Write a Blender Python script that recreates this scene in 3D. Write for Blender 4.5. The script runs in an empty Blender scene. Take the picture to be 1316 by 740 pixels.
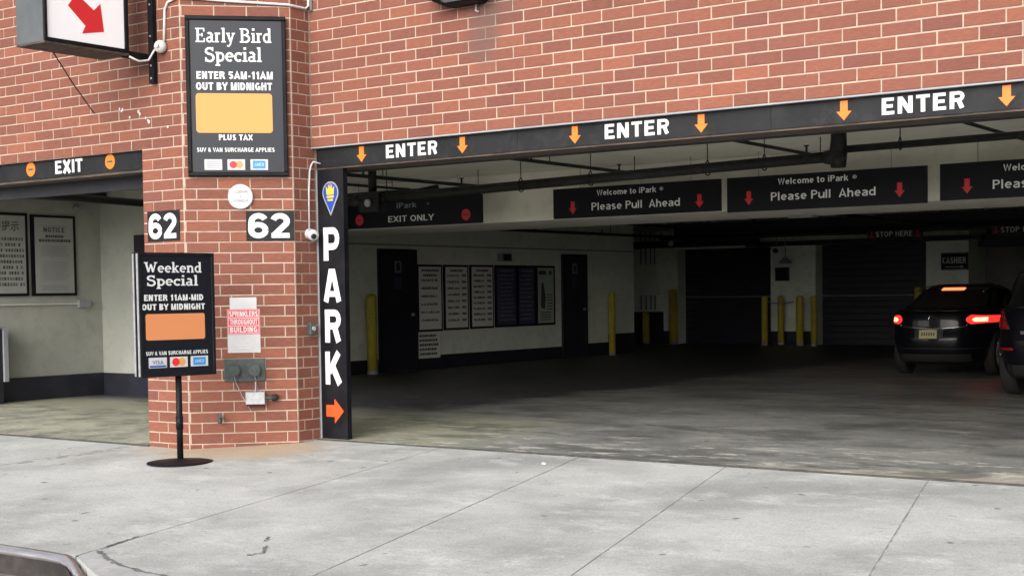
import bpy, bmesh, math, random
from mathutils import Vector, Matrix
random.seed(7)
S = bpy.context.scene
COL = S.collection
PI = math.pi
rad = math.radians

# ------------------------------------------------------------------ camera
CAM = Vector((9.893, -10.355, 1.393)); YAW, PITCH, ROLL = 0.62760, -0.04577, -0.01390
F_PX, CY, PW, PH = 1859.84, 462.38, 1316.0, 740.0
fw = Vector((-math.sin(YAW)*math.cos(PITCH), math.cos(YAW)*math.cos(PITCH), math.sin(PITCH)))
rt0 = Vector((math.cos(YAW), math.sin(YAW), 0)); up0 = rt0.cross(fw)
rt = rt0*math.cos(ROLL)+up0*math.sin(ROLL); up = -rt0*math.sin(ROLL)+up0*math.cos(ROLL)
cd = bpy.data.cameras.new('camera'); cam = bpy.data.objects.new('camera', cd); COL.objects.link(cam)
cd.sensor_width = 36; cd.lens = F_PX/PW*36; cd.shift_y = (CY-PH/2)/PW
cd.clip_start = 0.1; cd.clip_end = 500
cam.matrix_world = Matrix(((rt.x, up.x, -fw.x, CAM.x), (rt.y, up.y, -fw.y, CAM.y), (rt.z, up.z, -fw.z, CAM.z), (0, 0, 0, 1)))
S.camera = cam
def in_view(p, m=12):
    d = Vector(p)-CAM; z = d.dot(fw)
    if z < .1: return False
    x = 658+F_PX*d.dot(rt)/z; y = CY-F_PX*d.dot(up)/z
    return -m < x < PW+m and -m < y < PH+m
# ------------------------------------------------------------------ light: bright overcast street
SUN_EL, SUN_AZ = 27, 168          # azimuth measured from +Y clockwise: behind the camera, over the street
W = bpy.data.worlds.new('World'); S.world = W; W.use_nodes = True
wn = W.node_tree; bg = wn.nodes['Background']
sky = wn.nodes.new('ShaderNodeTexSky'); sky.sky_type = 'NISHITA'; sky.sun_disc = False
sky.sun_elevation = rad(SUN_EL); sky.sun_rotation = rad(SUN_AZ); sky.air_density = 1.0; sky.dust_density = 4.0; sky.ozone_density = 1.0
hs = wn.nodes.new('ShaderNodeHueSaturation'); hs.inputs['Saturation'].default_value = 0.30
wn.links.new(sky.outputs[0], hs.inputs['Color']); wn.links.new(hs.outputs[0], bg.inputs['Color'])
bg.inputs['Strength'].default_value = 0.15
sl = bpy.data.lights.new('sun', 'SUN'); sl.energy = 1.5; sl.angle = rad(80); sl.color = (1, .98, .955)
so = bpy.data.objects.new('sun', sl); COL.objects.link(so)
sd = Vector((math.sin(rad(SUN_AZ))*math.cos(rad(SUN_EL)), math.cos(rad(SUN_AZ))*math.cos(rad(SUN_EL)), math.sin(rad(SUN_EL))))
so.rotation_euler = sd.to_track_quat('Z', 'Y').to_euler()
S.view_settings.view_transform = 'Standard'; S.view_settings.look = 'None'
S.view_settings.exposure = 0.80; S.view_settings.gamma = 1.0; S.view_settings.use_curve_mapping = False
S.cycles.max_bounces = 10; S.cycles.diffuse_bounces = 6; S.cycles.sample_clamp_indirect = 6

# ------------------------------------------------------------------ materials
M = {}
def mat(name, c1, c2=None, rough=.7, metal=0., scale=3., detail=6, c3=None, spots=0., bump=0., bscale=60., emit=0., stretch=(1,1,1), lo=.35, hi=.65, spec=None, coat=0.):
    m = bpy.data.materials.new(name); m.use_nodes = True; M[name] = m
    N = m.node_tree.nodes; L = m.node_tree.links; b = N['Principled BSDF']
    b.inputs['Roughness'].default_value = rough; b.inputs['Metallic'].default_value = metal
    if coat: b.inputs['Coat Weight'].default_value = coat; b.inputs['Coat Roughness'].default_value = .05
    if spec is not None: b.inputs['Specular IOR Level'].default_value = spec
    b.inputs['Base Color'].default_value = (*c1, 1)
    geo = N.new('ShaderNodeNewGeometry'); mp = N.new('ShaderNodeMapping'); mp.inputs['Scale'].default_value = stretch
    L.new(geo.outputs['Position'], mp.inputs['Vector'])
    col = None
    if c2:
        n = N.new('ShaderNodeTexNoise'); n.inputs['Scale'].default_value = scale; n.inputs['Detail'].default_value = detail; n.inputs['Roughness'].default_value = .62
        L.new(mp.outputs[0], n.inputs['Vector'])
        r = N.new('ShaderNodeMapRange'); r.inputs[1].default_value = lo; r.inputs[2].default_value = hi; r.interpolation_type = 'SMOOTHSTEP'
        L.new(n.outputs[0], r.inputs[0])
        x = N.new('ShaderNodeMix'); x.data_type = 'RGBA'; x.inputs[6].default_value = (*c1, 1); x.inputs[7].default_value = (*c2, 1)
        L.new(r.outputs[0], x.inputs[0]); col = x.outputs[2]
        if c3:
            n2 = N.new('ShaderNodeTexNoise'); n2.inputs['Scale'].default_value = scale*4.3; n2.inputs['Detail'].default_value = 8; n2.inputs['Roughness'].default_value = .7
            L.new(mp.outputs[0], n2.inputs['Vector'])
            r2 = N.new('ShaderNodeMapRange'); r2.inputs[1].default_value = .5; r2.inputs[2].default_value = .72; L.new(n2.outputs[0], r2.inputs[0])
            x2 = N.new('ShaderNodeMix'); x2.data_type = 'RGBA'; x2.inputs[7].default_value = (*c3, 1)
            L.new(col, x2.inputs[6]); L.new(r2.outputs[0], x2.inputs[0]); col = x2.outputs[2]
        L.new(col, b.inputs['Base Color'])
    if emit:
        b.inputs['Emission Color'].default_value = (*c1, 1); b.inputs['Emission Strength'].default_value = emit
    if bump:
        n = N.new('ShaderNodeTexNoise'); n.inputs['Scale'].default_value = bscale; n.inputs['Detail'].default_value = 5
        L.new(mp.outputs[0], n.inputs['Vector'])
        bp = N.new('ShaderNodeBump'); bp.inputs['Strength'].default_value = bump; bp.inputs['Distance'].default_value = .01
        L.new(n.outputs[0], bp.inputs['Height']); L.new(bp.outputs[0], b.inputs['Normal'])
    m['col'] = 1
    return m

def brick_mat():
    m = bpy.data.materials.new('brick'); m.use_nodes = True; M['brick'] = m
    N = m.node_tree.nodes; L = m.node_tree.links; b = N['Principled BSDF']; b.inputs['Roughness'].default_value = .85
    oi = N.new('ShaderNodeObjectInfo'); geo = N.new('ShaderNodeNewGeometry')
    add = N.new('ShaderNodeMath'); add.operation = 'ADD'; L.new(oi.outputs['Random'], add.inputs[0]); L.new(geo.outputs['Random Per Island'], add.inputs[1])
    fr = N.new('ShaderNodeMath'); fr.operation = 'FRACT'; L.new(add.outputs[0], fr.inputs[0])
    cr = N.new('ShaderNodeValToRGB'); L.new(fr.outputs[0], cr.inputs[0])
    e = cr.color_ramp.elements; e[0].position = 0; e[0].color = (0.141, 0.046, 0.032, 1); e[1].position = 1; e[1].color = (0.246, 0.081, 0.046, 1)
    for p, c in ((.10, (0.158, 0.054, 0.035)), (.4, (0.175, 0.059, 0.036)), (.75, (0.194, 0.066, 0.039)), (.94, (0.216, 0.073, 0.041))):
        q = cr.color_ramp.elements.new(p); q.color = (*c, 1)
    mp = N.new('ShaderNodeMapping'); mp.inputs['Scale'].default_value = (9, 9, 60); L.new(geo.outputs['Position'], mp.inputs['Vector'])
    n = N.new('ShaderNodeTexNoise'); n.inputs['Scale'].default_value = 1.6; n.inputs['Detail'].default_value = 6; n.inputs['Roughness'].default_value = .7; L.new(mp.outputs[0], n.inputs['Vector'])
    r = N.new('ShaderNodeMapRange'); r.inputs[1].default_value = .3; r.inputs[2].default_value = .7; r.inputs[3].default_value = .72; r.inputs[4].default_value = 1.24; L.new(n.outputs[0], r.inputs[0])
    mul = N.new('ShaderNodeMix'); mul.data_type = 'RGBA'; mul.blend_type = 'MULTIPLY'; mul.inputs[0].default_value = 1
    L.new(cr.outputs[0], mul.inputs[6]); L.new(r.outputs[0], mul.inputs[7])
    # broad weathering
    n2 = N.new('ShaderNodeTexNoise'); n2.inputs['Scale'].default_value = 1.1; n2.inputs['Detail'].default_value = 4; L.new(geo.outputs['Position'], n2.inputs['Vector'])
    r2 = N.new('ShaderNodeMapRange'); r2.inputs[1].default_value = .35; r2.inputs[2].default_value = .7; r2.inputs[3].default_value = 0; r2.inputs[4].default_value = .35; L.new(n2.outputs[0], r2.inputs[0])
    w = N.new('ShaderNodeMix'); w.data_type = 'RGBA'; w.inputs[7].default_value = (0.198, 0.073, 0.057, 1); L.new(mul.outputs[2], w.inputs[6]); L.new(r2.outputs[0], w.inputs[0])
    n5 = N.new('ShaderNodeTexNoise'); n5.inputs['Scale'].default_value = 22; n5.inputs['Detail'].default_value = 6; n5.inputs['Roughness'].default_value = .75; L.new(geo.outputs['Position'], n5.inputs['Vector'])
    r5 = N.new('ShaderNodeMapRange'); r5.inputs[1].default_value = .60; r5.inputs[2].default_value = .74; r5.inputs[3].default_value = 0; r5.inputs[4].default_value = .45; L.new(n5.outputs[0], r5.inputs[0])
    w5 = N.new('ShaderNodeMix'); w5.data_type = 'RGBA'; w5.inputs[7].default_value = (.34, .21, .16, 1); L.new(w.outputs[2], w5.inputs[6]); L.new(r5.outputs[0], w5.inputs[0])
    r6 = N.new('ShaderNodeMapRange'); r6.inputs[1].default_value = .40; r6.inputs[2].default_value = .28; r6.inputs[3].default_value = 0; r6.inputs[4].default_value = .6; L.new(n5.outputs[0], r6.inputs[0])
    w6 = N.new('ShaderNodeMix'); w6.data_type = 'RGBA'; w6.inputs[7].default_value = (.09, .045, .036, 1); L.new(w5.outputs[2], w6.inputs[6]); L.new(r6.outputs[0], w6.inputs[0])
    out = soot_and_dark(N, L, geo, w6.outputs[2])
    L.new(out, b.inputs['Base Color'])
    n3 = N.new('ShaderNodeTexNoise'); n3.inputs['Scale'].default_value = 3; n3.inputs['Detail'].default_value = 6; L.new(mp.outputs[0], n3.inputs['Vector'])
    bp = N.new('ShaderNodeBump'); bp.inputs['Strength'].default_value = .45; bp.inputs['Distance'].default_value = .006
    L.new(n3.outputs[0], bp.inputs['Height']); L.new(bp.outputs[0], b.inputs['Normal'])
def soot_and_dark(N, L, geo, col):
    """sooty stains below the wall lamp (x 2.1, z 3.75), a soft darker patch at the far left of the wall, and grime where the pier meets the pavement"""
    for cen, sc, amt in (((2.12, 0, 3.72), (3.2, 1, 2.1), .62), ((-4.0, -1, 3.6), (1.7, 1, 2.6), .5), ((2.35, 0, 4.0), (2.2, 1, 2.8), .45)):  # middle entry only darkens the far left of the wall
        s = N.new('ShaderNodeVectorMath'); s.operation = 'SUBTRACT'; s.inputs[1].default_value = cen; L.new(geo.outputs['Position'], s.inputs[0])
        k = N.new('ShaderNodeVectorMath'); k.operation = 'MULTIPLY'; k.inputs[1].default_value = sc; L.new(s.outputs[0], k.inputs[0])
        ln = N.new('ShaderNodeVectorMath'); ln.operation = 'LENGTH'; L.new(k.outputs[0], ln.inputs[0])
        nz = N.new('ShaderNodeTexNoise'); nz.inputs['Scale'].default_value = 3.5; nz.inputs['Detail'].default_value = 5; L.new(geo.outputs['Position'], nz.inputs['Vector'])
        ad = N.new('ShaderNodeMath'); ad.operation = 'MULTIPLY_ADD'; ad.inputs[1].default_value = .9; L.new(nz.outputs[0], ad.inputs[0]); L.new(ln.outputs['Value'], ad.inputs[2])
        r = N.new('ShaderNodeMapRange'); r.interpolation_type = 'SMOOTHSTEP'; r.inputs[1].default_value = .55; r.inputs[2].default_value = 1.35; r.inputs[3].default_value = amt; r.inputs[4].default_value = 0; L.new(ad.outputs[0], r.inputs[0])
        x = N.new('ShaderNodeMix'); x.data_type = 'RGBA'; x.inputs[7].default_value = (.10, .065, .06, 1); L.new(col, x.inputs[6]); L.new(r.outputs[0], x.inputs[0]); col = x.outputs[2]
    return col
brick_mat()
mm = mat('mortar', (.44, .345, .275), (.35, .27, .215), rough=.95, scale=8, bump=.3, bscale=120)
def add_soot_and_dark(m):
    N = m.node_tree.nodes; L = m.node_tree.links; b = N['Principled BSDF']; geo = [n for n in N if n.type == 'NEW_GEOMETRY'][0]
    l = b.inputs['Base Color'].links[0]; src = l.from_socket; L.remove(l); L.new(soot_and_dark(N, L, geo, src), b.inputs['Base Color'])
add_soot_and_dark(mm)
mat('black_sheet', (.007, .0075, .009), (.013, .014, .016), rough=.5, scale=2, spec=.22, c3=(.026, .025, .024))
mat('black_satin', (.005, .005, .007), (.010, .010, .012), rough=.5, scale=5, spec=.15)
mat('board_black', (.007, .008, .012), rough=.45, spec=.18)
mat('board_grey', (.017, .020, .027), rough=.35, spec=.35)
mat('sign_casing', (.060, .070, .078), (.085, .095, .10), rough=.6, scale=2)
mat('sign_face', (.90, .90, .92), rough=.5)
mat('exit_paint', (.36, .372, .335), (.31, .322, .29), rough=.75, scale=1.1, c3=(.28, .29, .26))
mat('joint_fill', (.20, .20, .19), (.40, .40, .385), rough=.95, scale=9)
mat('iron', (.035, .034, .033), (.07, .062, .055), rough=.7, scale=9)
mat('kerb_dark', (.020, .016, .016), (.045, .038, .036), rough=.6, scale=5)
mat('crack', (.07, .07, .065), (.18, .18, .17), rough=1, scale=20)
mat('patch_concrete', (.36, .36, .36), (.27, .27, .27), rough=.85, scale=3, c3=(.42, .42, .41), bump=.3)
mat('interior_black', (.010, .011, .016), (.018, .018, .024), rough=.55, scale=2)
mat('rust_lip', (.10, .070, .050), (.035, .03, .028), rough=.8, scale=5, stretch=(1, 4, 4))
mat('white_letter', (.58, .59, .60), rough=.5)
mat('dim_letter', (.80, .80, .80), rough=.5)
mat('orange', (.70, .17, .012), rough=.45)
mat('orange_red', (.72, .075, .012), rough=.45)
mat('red', (.62, .022, .028), rough=.4)
mat('amber_paper', (.56, .27, .075), rough=.6)
mat('orange_paper', (.56, .21, .08), rough=.6)
mat('sign_white', (.50, .50, .51), (.46, .46, .47), rough=.5, scale=4)
mat('grey_metal', (.23, .24, .26), (.28, .29, .31), rough=.5, scale=3)
mat('galvanised', (.46, .47, .48), (.36, .37, .38), rough=.45, metal=.5, scale=20)
mat('pvc_white', (.62, .60, .58), (.5, .48, .46), rough=.5, scale=30)
mat('badge_blue', (.015, .06, .30), rough=.3)
mat('badge_gold', (.75, .42, .04), rough=.35)
mat('logo_blue', (.02, .22, .55), rough=.4)
mat('dark_green_metal', (.030, .045, .042), (.055, .068, .062), rough=.5, scale=25)
mat('pipe_black', (.008, .008, .009), (.018, .018, .017), rough=.5, scale=12, spec=.25)
mat('pipe_green', (.010, .018, .016), (.02, .026, .024), rough=.55, scale=8, spec=.25)
mat('paint_white', (.80, .85, .76), (.73, .78, .70), rough=.7, scale=1.3, bump=.1, bscale=40, c3=(.60, .62, .55))
mat('ceiling_paint', (.88, .86, .76), (.82, .80, .70), rough=.85, scale=.9, c3=(.72, .70, .61))
mat('navy_dado', (.012, .013, .022), (.022, .022, .032), rough=.5, scale=3)
mat('navy_door', (.014, .015, .026), (.02, .021, .034), rough=.4, scale=3)
mat('grey_wall', (.17, .165, .15), (.12, .12, .11), rough=.8, scale=2)
mat('yellow', (.52, .42, .03), (.42, .35, .04), rough=.55, scale=6, c3=(.25, .22, .05))
mat('paper', (.80, .82, .76), rough=.6)
mat('paper_grey', (.34, .35, .34), (.30, .31, .30), rough=.6, scale=2)
mat('paper_green', (.45, .53, .45), rough=.6)
mat('print_dark', (.06, .065, .06), rough=.6)
mat('print_blue', (.05, .055, .11), rough=.6)
mat('print_grey', (.2, .21, .25), rough=.6)
mat('rubber', (.012, .012, .012), rough=.8)
mat('car_paint', (.004, .004, .007), rough=.35, spec=.12, coat=.25)
mat('car_glass', (.005, .006, .007), rough=.04, spec=.5)
mat('chrome', (.6, .6, .62), rough=.15, metal=1)
mat('lamp_red', (.30, .01, .01), rough=.2)
mat('lamp_lit', (1, .03, .02), rough=.3, emit=.9)
mat('lamp_core', (1, .22, .14), rough=.3, emit=2.6)
mat('lamp_bar', (1, .14, .05), rough=.3, emit=2.0)
mat('plate', (.50, .47, .22), (.42, .40, .2), rough=.5, scale=30)
mat('bulb_glass', (.6, .62, .6), rough=.2)
mat('glass_dark', (.10, .11, .12), rough=.1, spec=.8)
mat('asphalt', (.10, .095, .085), (.16, .145, .12), rough=.9, scale=3, c3=(.22, .20, .17), bump=.6, bscale=90)
mat('kerb_steel', (.52, .49, .50), (.66, .63, .64), rough=.24, metal=.9, scale=4, stretch=(1, 6, 6))

def concrete(name, base, dark, light, spotc, rust=None, big=.55, sill=None):
    m = bpy.data.materials.new(name); m.use_nodes = True; M[name] = m
    N = m.node_tree.nodes; L = m.node_tree.links; b = N['Principled BSDF']; b.inputs['Roughness'].default_value = .5 if sill else .82
    geo = N.new('ShaderNodeNewGeometry'); P = geo.outputs['Position']
    def noise(sc, det=6, ro=.6, st=(1, 1, 1), off=(0, 0, 0)):
        mp = N.new('ShaderNodeMapping'); mp.inputs['Scale'].default_value = st; mp.inputs['Location'].default_value = off; L.new(P, mp.inputs['Vector'])
        n = N.new('ShaderNodeTexNoise'); n.inputs['Scale'].default_value = sc; n.inputs['Detail'].default_value = det; n.inputs['Roughness'].default_value = ro; L.new(mp.outputs[0], n.inputs['Vector']); return n.outputs[0]
    def rng(s, a, c, lo=0., hi=1.):
        r = N.new('ShaderNodeMapRange'); r.interpolation_type = 'SMOOTHSTEP'; r.inputs[1].default_value = a; r.inputs[2].default_value = c; r.inputs[3].default_value = lo; r.inputs[4].default_value = hi; L.new(s, r.inputs[0]); return r.outputs[0]
    def mix(a, f, c, bt='MIX'):
        x = N.new('ShaderNodeMix'); x.data_type = 'RGBA'; x.blend_type = bt
        if isinstance(a, tuple): x.inputs[6].default_value = (*a, 1)
        else: L.new(a, x.inputs[6])
        if isinstance(c, tuple): x.inputs[7].default_value = (*c, 1)
        else: L.new(c, x.inputs[7])
        L.new(f, x.inputs[0]); return x.outputs[2]
    c = mix(base, rng(noise(big, 7, .65), .38, .68), dark)
    c = mix(c, rng(noise(big*2.7, 8, .7, (1, 1.6, 1), (3, 1, 0)), .5, .75), light)
    c = mix(c, rng(noise(7, 8, .75, (1, 2.2, 1), (9, 4, 0)), .55, .68, 0, .75), dark)
    v = N.new('ShaderNodeTexVoronoi'); v.inputs['Scale'].default_value = 2.6; v.inputs['Randomness'].default_value = 1; 
    mpv = N.new('ShaderNodeMapping'); L.new(P, mpv.inputs['Vector'])
    nd = N.new('ShaderNodeTexNoise'); nd.inputs['Scale'].default_value = 14; L.new(P, nd.inputs['Vector'])
    va = N.new('ShaderNodeVectorMath'); va.operation = 'MULTIPLY_ADD'; va.inputs[1].default_value = (.07, .07, .07); L.new(nd.outputs['Color'], va.inputs[0]); L.new(P, va.inputs[2]); L.new(va.outputs[0], v.inputs['Vector'])
    c = mix(c, rng(v.outputs['Distance'], .05, .09, .85, 0), spotc)
    v2 = N.new('ShaderNodeTexVoronoi'); v2.inputs['Scale'].default_value = 5.3; L.new(va.outputs[0], v2.inputs['Vector'])
    c = mix(c, rng(v2.outputs['Distance'], .04, .08, .5, 0), light)
    if rust:
        s = N.new('ShaderNodeVectorMath'); s.operation = 'SUBTRACT'; s.inputs[1].default_value = rust[0]; L.new(P, s.inputs[0])
        k = N.new('ShaderNodeVectorMath'); k.operation = 'MULTIPLY'; k.inputs[1].default_value = rust[1]; L.new(s.outputs[0], k.inputs[0])
        ln = N.new('ShaderNodeVectorMath'); ln.operation = 'LENGTH'; L.new(k.outputs[0], ln.inputs[0])
        ad = N.new('ShaderNodeMath'); ad.operation = 'ADD'; L.new(noise(3, 6, .7), ad.inputs[0]); L.new(ln.outputs['Value'], ad.inputs[1])
        c = mix(c, rng(ad.outputs[0], .85, 1.6, .85, 0), rust[2])
    g = rng(noise(70, 3, .6), .3, .7, .82, 1.12)
    c = mix(c, rng(geo.outputs['Position'], -1e9, -1e8), c) if False else c
    if sill:
        sx = N.new('ShaderNodeSeparateXYZ'); L.new(P, sx.inputs[0])
        ny = N.new('ShaderNodeMath'); ny.operation = 'MULTIPLY_ADD'; ny.inputs[1].default_value = -2.6; L.new(noise(1.1, 6, .65, (1, 1.7, 1), (2, 0, 0)), ny.inputs[0]); L.new(sx.outputs['Y'], ny.inputs[2])
        xr = N.new('ShaderNodeMath'); xr.operation = 'MULTIPLY_ADD'; xr.inputs[1].default_value = -.10; L.new(sx.outputs['X'], xr.inputs[0]); L.new(ny.outputs[0], xr.inputs[2])
        def lin(ax, ay, n_, k, off):
            o = N.new('ShaderNodeMath'); o.operation = 'MULTIPLY_ADD'; o.inputs[1].default_value = ax; o.inputs[2].default_value = off; L.new(sx.outputs['X'], o.inputs[0])
            q = N.new('ShaderNodeMath'); q.operation = 'MULTIPLY_ADD'; q.inputs[1].default_value = ay; L.new(sx.outputs['Y'], q.inputs[0]); L.new(o.outputs[0], q.inputs[2])
            w_ = N.new('ShaderNodeMath'); w_.operation = 'MULTIPLY_ADD'; w_.inputs[1].default_value = k; L.new(n_, w_.inputs[0]); L.new(q.outputs[0], w_.inputs[2]); return w_.outputs[0]
        def mulf(a_, b_):
            o = N.new('ShaderNodeMath'); o.operation = 'MULTIPLY'; L.new(a_, o.inputs[0]); L.new(b_, o.inputs[1]); return o.outputs[0]
        nb = noise(.9, 7, .68, (1, 1.4, 1), (5, 5, 0)); nc = noise(2.2, 7, .7, (1, 2.4, 1), (2, 9, 0))
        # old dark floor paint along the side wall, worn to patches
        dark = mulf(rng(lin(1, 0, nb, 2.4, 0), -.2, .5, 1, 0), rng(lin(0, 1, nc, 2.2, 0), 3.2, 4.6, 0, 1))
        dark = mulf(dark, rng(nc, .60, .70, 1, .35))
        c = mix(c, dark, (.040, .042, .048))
        # tan dust: a wedge to the right of the threshold and a patch beside the post
        c = mix(c, rng(lin(-.24, 1, nc, 2.0, 0), -.25, .15, 1, 0), sill[0])
        c = mix(c, mulf(rng(lin(1, .25, nc, 1.8, 0), 2.0, 3.2, .8, 0), rng(lin(0, 1, nb, 2.0, 0), 3.0, 4.2, 1, 0)), (.33, .325, .235))
        n9 = noise(2.1, 9, .72, (1, 2.6, 1), (7, 3, 0)); fy = rng(sx.outputs['Y'], .1, 2.4, 1, .12)
        mm9 = N.new('ShaderNodeMath'); mm9.operation = 'MULTIPLY'; L.new(rng(n9, .54, .60), mm9.inputs[0]); L.new(fy, mm9.inputs[1])
        c = mix(c, mm9.outputs[0], sill[1])
        c = mix(c, rng(noise(.7, 8, .7, (1, 1.9, 1), (4, 3, 0)), .52, .60, 0, .62), (.075, .078, .076))
        c = mix(c, rng(noise(2.4, 8, .75, (1, 2.2, 1), (1, 8, 0)), .56, .66, 0, .85), sill[2])
    x = N.new('ShaderNodeMix'); x.data_type = 'RGBA'; x.blend_type = 'MULTIPLY'; x.inputs[0].default_value = 1; L.new(c, x.inputs[6]); L.new(g, x.inputs[7])
    L.new(x.outputs[2], b.inputs['Base Color'])
    bp = N.new('ShaderNodeBump'); bp.inputs['Strength'].default_value = .35; bp.inputs['Distance'].default_value = .01
    L.new(noise(35, 7, .7), bp.inputs['Height']); L.new(bp.outputs[0], b.inputs['Normal'])
    return m, mix, rng, noise, N, L, P
concrete('sidewalk', (.44, .449, .435), (.27, .277, .268), (.53, .538, .525), (.13, .13, .125), rust=((-.35, -.75, 0), (.85, 1.1, 1), (.44, .33, .21)))
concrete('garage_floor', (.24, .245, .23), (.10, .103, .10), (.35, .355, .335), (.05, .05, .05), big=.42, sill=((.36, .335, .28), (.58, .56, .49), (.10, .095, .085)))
concrete('driveway_worn', (.33, .325, .25), (.13, .13, .105), (.46, .45, .36), (.1, .1, .09), big=1.5)

# ------------------------------------------------------------------ mesh helpers
class Frame:
    def __init__(s, o, u, v=(0, 0, 1)):
        s.o = Vector(o); s.u = Vector(u).normalized(); s.v = Vector(v).normalized(); s.n = s.u.cross(s.v)
    def p(s, a, b, d=0.): return s.o+s.u*a+s.v*b+s.n*d
WORLD = Frame((0, 0, 0), (1, 0, 0))      # a = X, b = Z, d = -Y
class MB:
    def __init__(s): s.v = []; s.f = []
    def add(s, vs, fs):
        k = len(s.v); s.v += [tuple(x) for x in vs]; s.f += [tuple(i+k for i in f) for f in fs]; return s
    def box(s, x0, x1, y0, y1, z0, z1):
        return s.add([(x, y, z) for z in (z0, z1) for y in (y0, y1) for x in (x0, x1)],
                     [(0, 2, 3, 1), (4, 5, 7, 6), (0, 1, 5, 4), (2, 6, 7, 3), (0, 4, 6, 2), (1, 3, 7, 5)])
    def fbox(s, F, a0, a1, b0, b1, d0, d1, bev=0.):
        """box in a frame; front face at d1, its edge chamfered by bev"""
        if not bev:
            P = [F.p(a, b, d) for d in (d0, d1) for b in (b0, b1) for a in (a0, a1)]
            return s.add(P, [(0, 2, 3, 1), (4, 5, 7, 6), (0, 1, 5, 4), (2, 6, 7, 3), (0, 4, 6, 2), (1, 3, 7, 5)])
        R = lambda e, d: [F.p(a0+e, b0+e, d), F.p(a1-e, b0+e, d), F.p(a1-e, b1-e, d), F.p(a0+e, b1-e, d)]
        P = R(0, d0)+R(0, d1-bev)+R(bev, d1)
        fs = [(3, 2, 1, 0), (8, 9, 10, 11)]
        for k in (0, 4):
            for i in range(4): j = (i+1) % 4; fs.append((k+i, k+j, k+4+j, k+4+i))
        return s.add(P, fs)
    def poly(s, F, pts, d0, d1):
        n = len(pts)
        P = [F.p(a, b, d0) for a, b in pts]+[F.p(a, b, d1) for a, b in pts]
        return s.add(P, [tuple(range(n, 2*n)), tuple(reversed(range(n)))]+[(i, (i+1) % n, n+(i+1) % n, n+i) for i in range(n)])
    def disc(s, F, a, b, ra, d0, d1, rb=None, n=24):
        rb = rb or ra
        return s.poly(F, [(a+ra*math.cos(2*PI*i/n), b+rb*math.sin(2*PI*i/n)) for i in range(n)], d0, d1)
    def tube(s, pts, r, n=8, cap=True):
        pts = [Vector(p) for p in pts]; R = []
        prev = None
        for i, p in enumerate(pts):
            t = (pts[min(i+1, len(pts)-1)]-pts[max(i-1, 0)]).normalized()
            a = prev if prev else (Vector((0, 0, 1)) if abs(t.z) < .9 else Vector((1, 0, 0)))
            a = (a-t*a.dot(t)).normalized(); prev = a; b = t.cross(a)
            rr = r[i] if isinstance(r, (list, tuple)) else r
            R.append([p+(a*math.cos(2*PI*k/n)+b*math.sin(2*PI*k/n))*rr for k in range(n)])
        P = [q for ring in R for q in ring]; fs = []
        for i in range(len(pts)-1):
            for k in range(n): l = (k+1) % n; fs.append((i*n+k, i*n+l, (i+1)*n+l, (i+1)*n+k))
        if cap: fs += [tuple(reversed(range(n))), tuple(range((len(pts)-1)*n, len(pts)*n))]
        return s.add(P, fs)
    def mesh(s, name, off=Vector((0, 0, 0))):
        m = bpy.data.meshes.new(name); m.from_pydata([Vector(v)-off for v in s.v], [], s.f); m.validate(); return m
    def build(s, name, material, parent=None, smooth=False, local=False):
        off = Vector((0, 0, 0))
        if parent is not None and not local:
            q = parent
            while q is not None: off += q.location; q = q.parent
        m = s.mesh(name, off)
        b = bmesh.new(); b.from_mesh(m); bmesh.ops.recalc_face_normals(b, faces=b.faces); b.to_mesh(m); b.free()
        m.materials.append(M[material] if isinstance(material, str) else material)
        if smooth:
            for f in m.polygons: f.use_smooth = len(f.vertices) == 4
        o = bpy.data.objects.new(name, m); COL.objects.link(o)
        if parent is not None: o.parent = parent
        return o
def tag(o, label=None, cat=None, group=None, kind=None):
    if label: o['label'] = label
    if cat: o['category'] = cat
    if group: o['group'] = group
    if kind: o['kind'] = kind
    return o
def thing(name, label, cat, loc=(0, 0, 0), group=None, rz=0., kind=None):
    o = bpy.data.objects.new(name, None); COL.objects.link(o); o.location = loc; o.rotation_euler = (0, 0, rz); o.empty_display_size = .2
    return tag(o, label, cat, group, kind)
def copy_tree(o, parent=None):
    c = o.copy(); COL.objects.link(c); c.parent = parent
    for ch in list(o.children): copy_tree(ch, c)
    return c
def bfont_mesh(txt, offset=0.):
    cu = bpy.data.curves.new('t', 'FONT'); cu.body = txt; cu.size = 1; cu.offset = offset; cu.resolution_u = 3
    ob = bpy.data.objects.new('t', cu); COL.objects.link(ob)
    me = ob.to_mesh(); v = [tuple(p.co) for p in me.vertices]; f = [tuple(p.vertices) for p in me.polygons]
    ob.to_mesh_clear(); bpy.data.objects.remove(ob); bpy.data.curves.remove(cu)
    return v, f
_tc = {}
def text(mb, F, txt, ac, b0, width=None, height=None, d=.004, offset=.02, aspect=None):
    """flat lettering: centred on ac, its foot on b0, cap height given, stretched to the given width"""
    k = (txt, offset)
    if k not in _tc: _tc[k] = bfont_mesh(txt, offset)
    v, f = _tc[k]
    if not v: return
    x0 = min(p[0] for p in v); x1 = max(p[0] for p in v)
    caps = .73+2*offset
    sy = height/caps; sx = width/(x1-x0) if width else sy
    mb.add([F.p(ac+(p[0]-(x0+x1)/2)*sx, b0+(p[1]+offset)*sy, d) for p in v], f)
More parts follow.
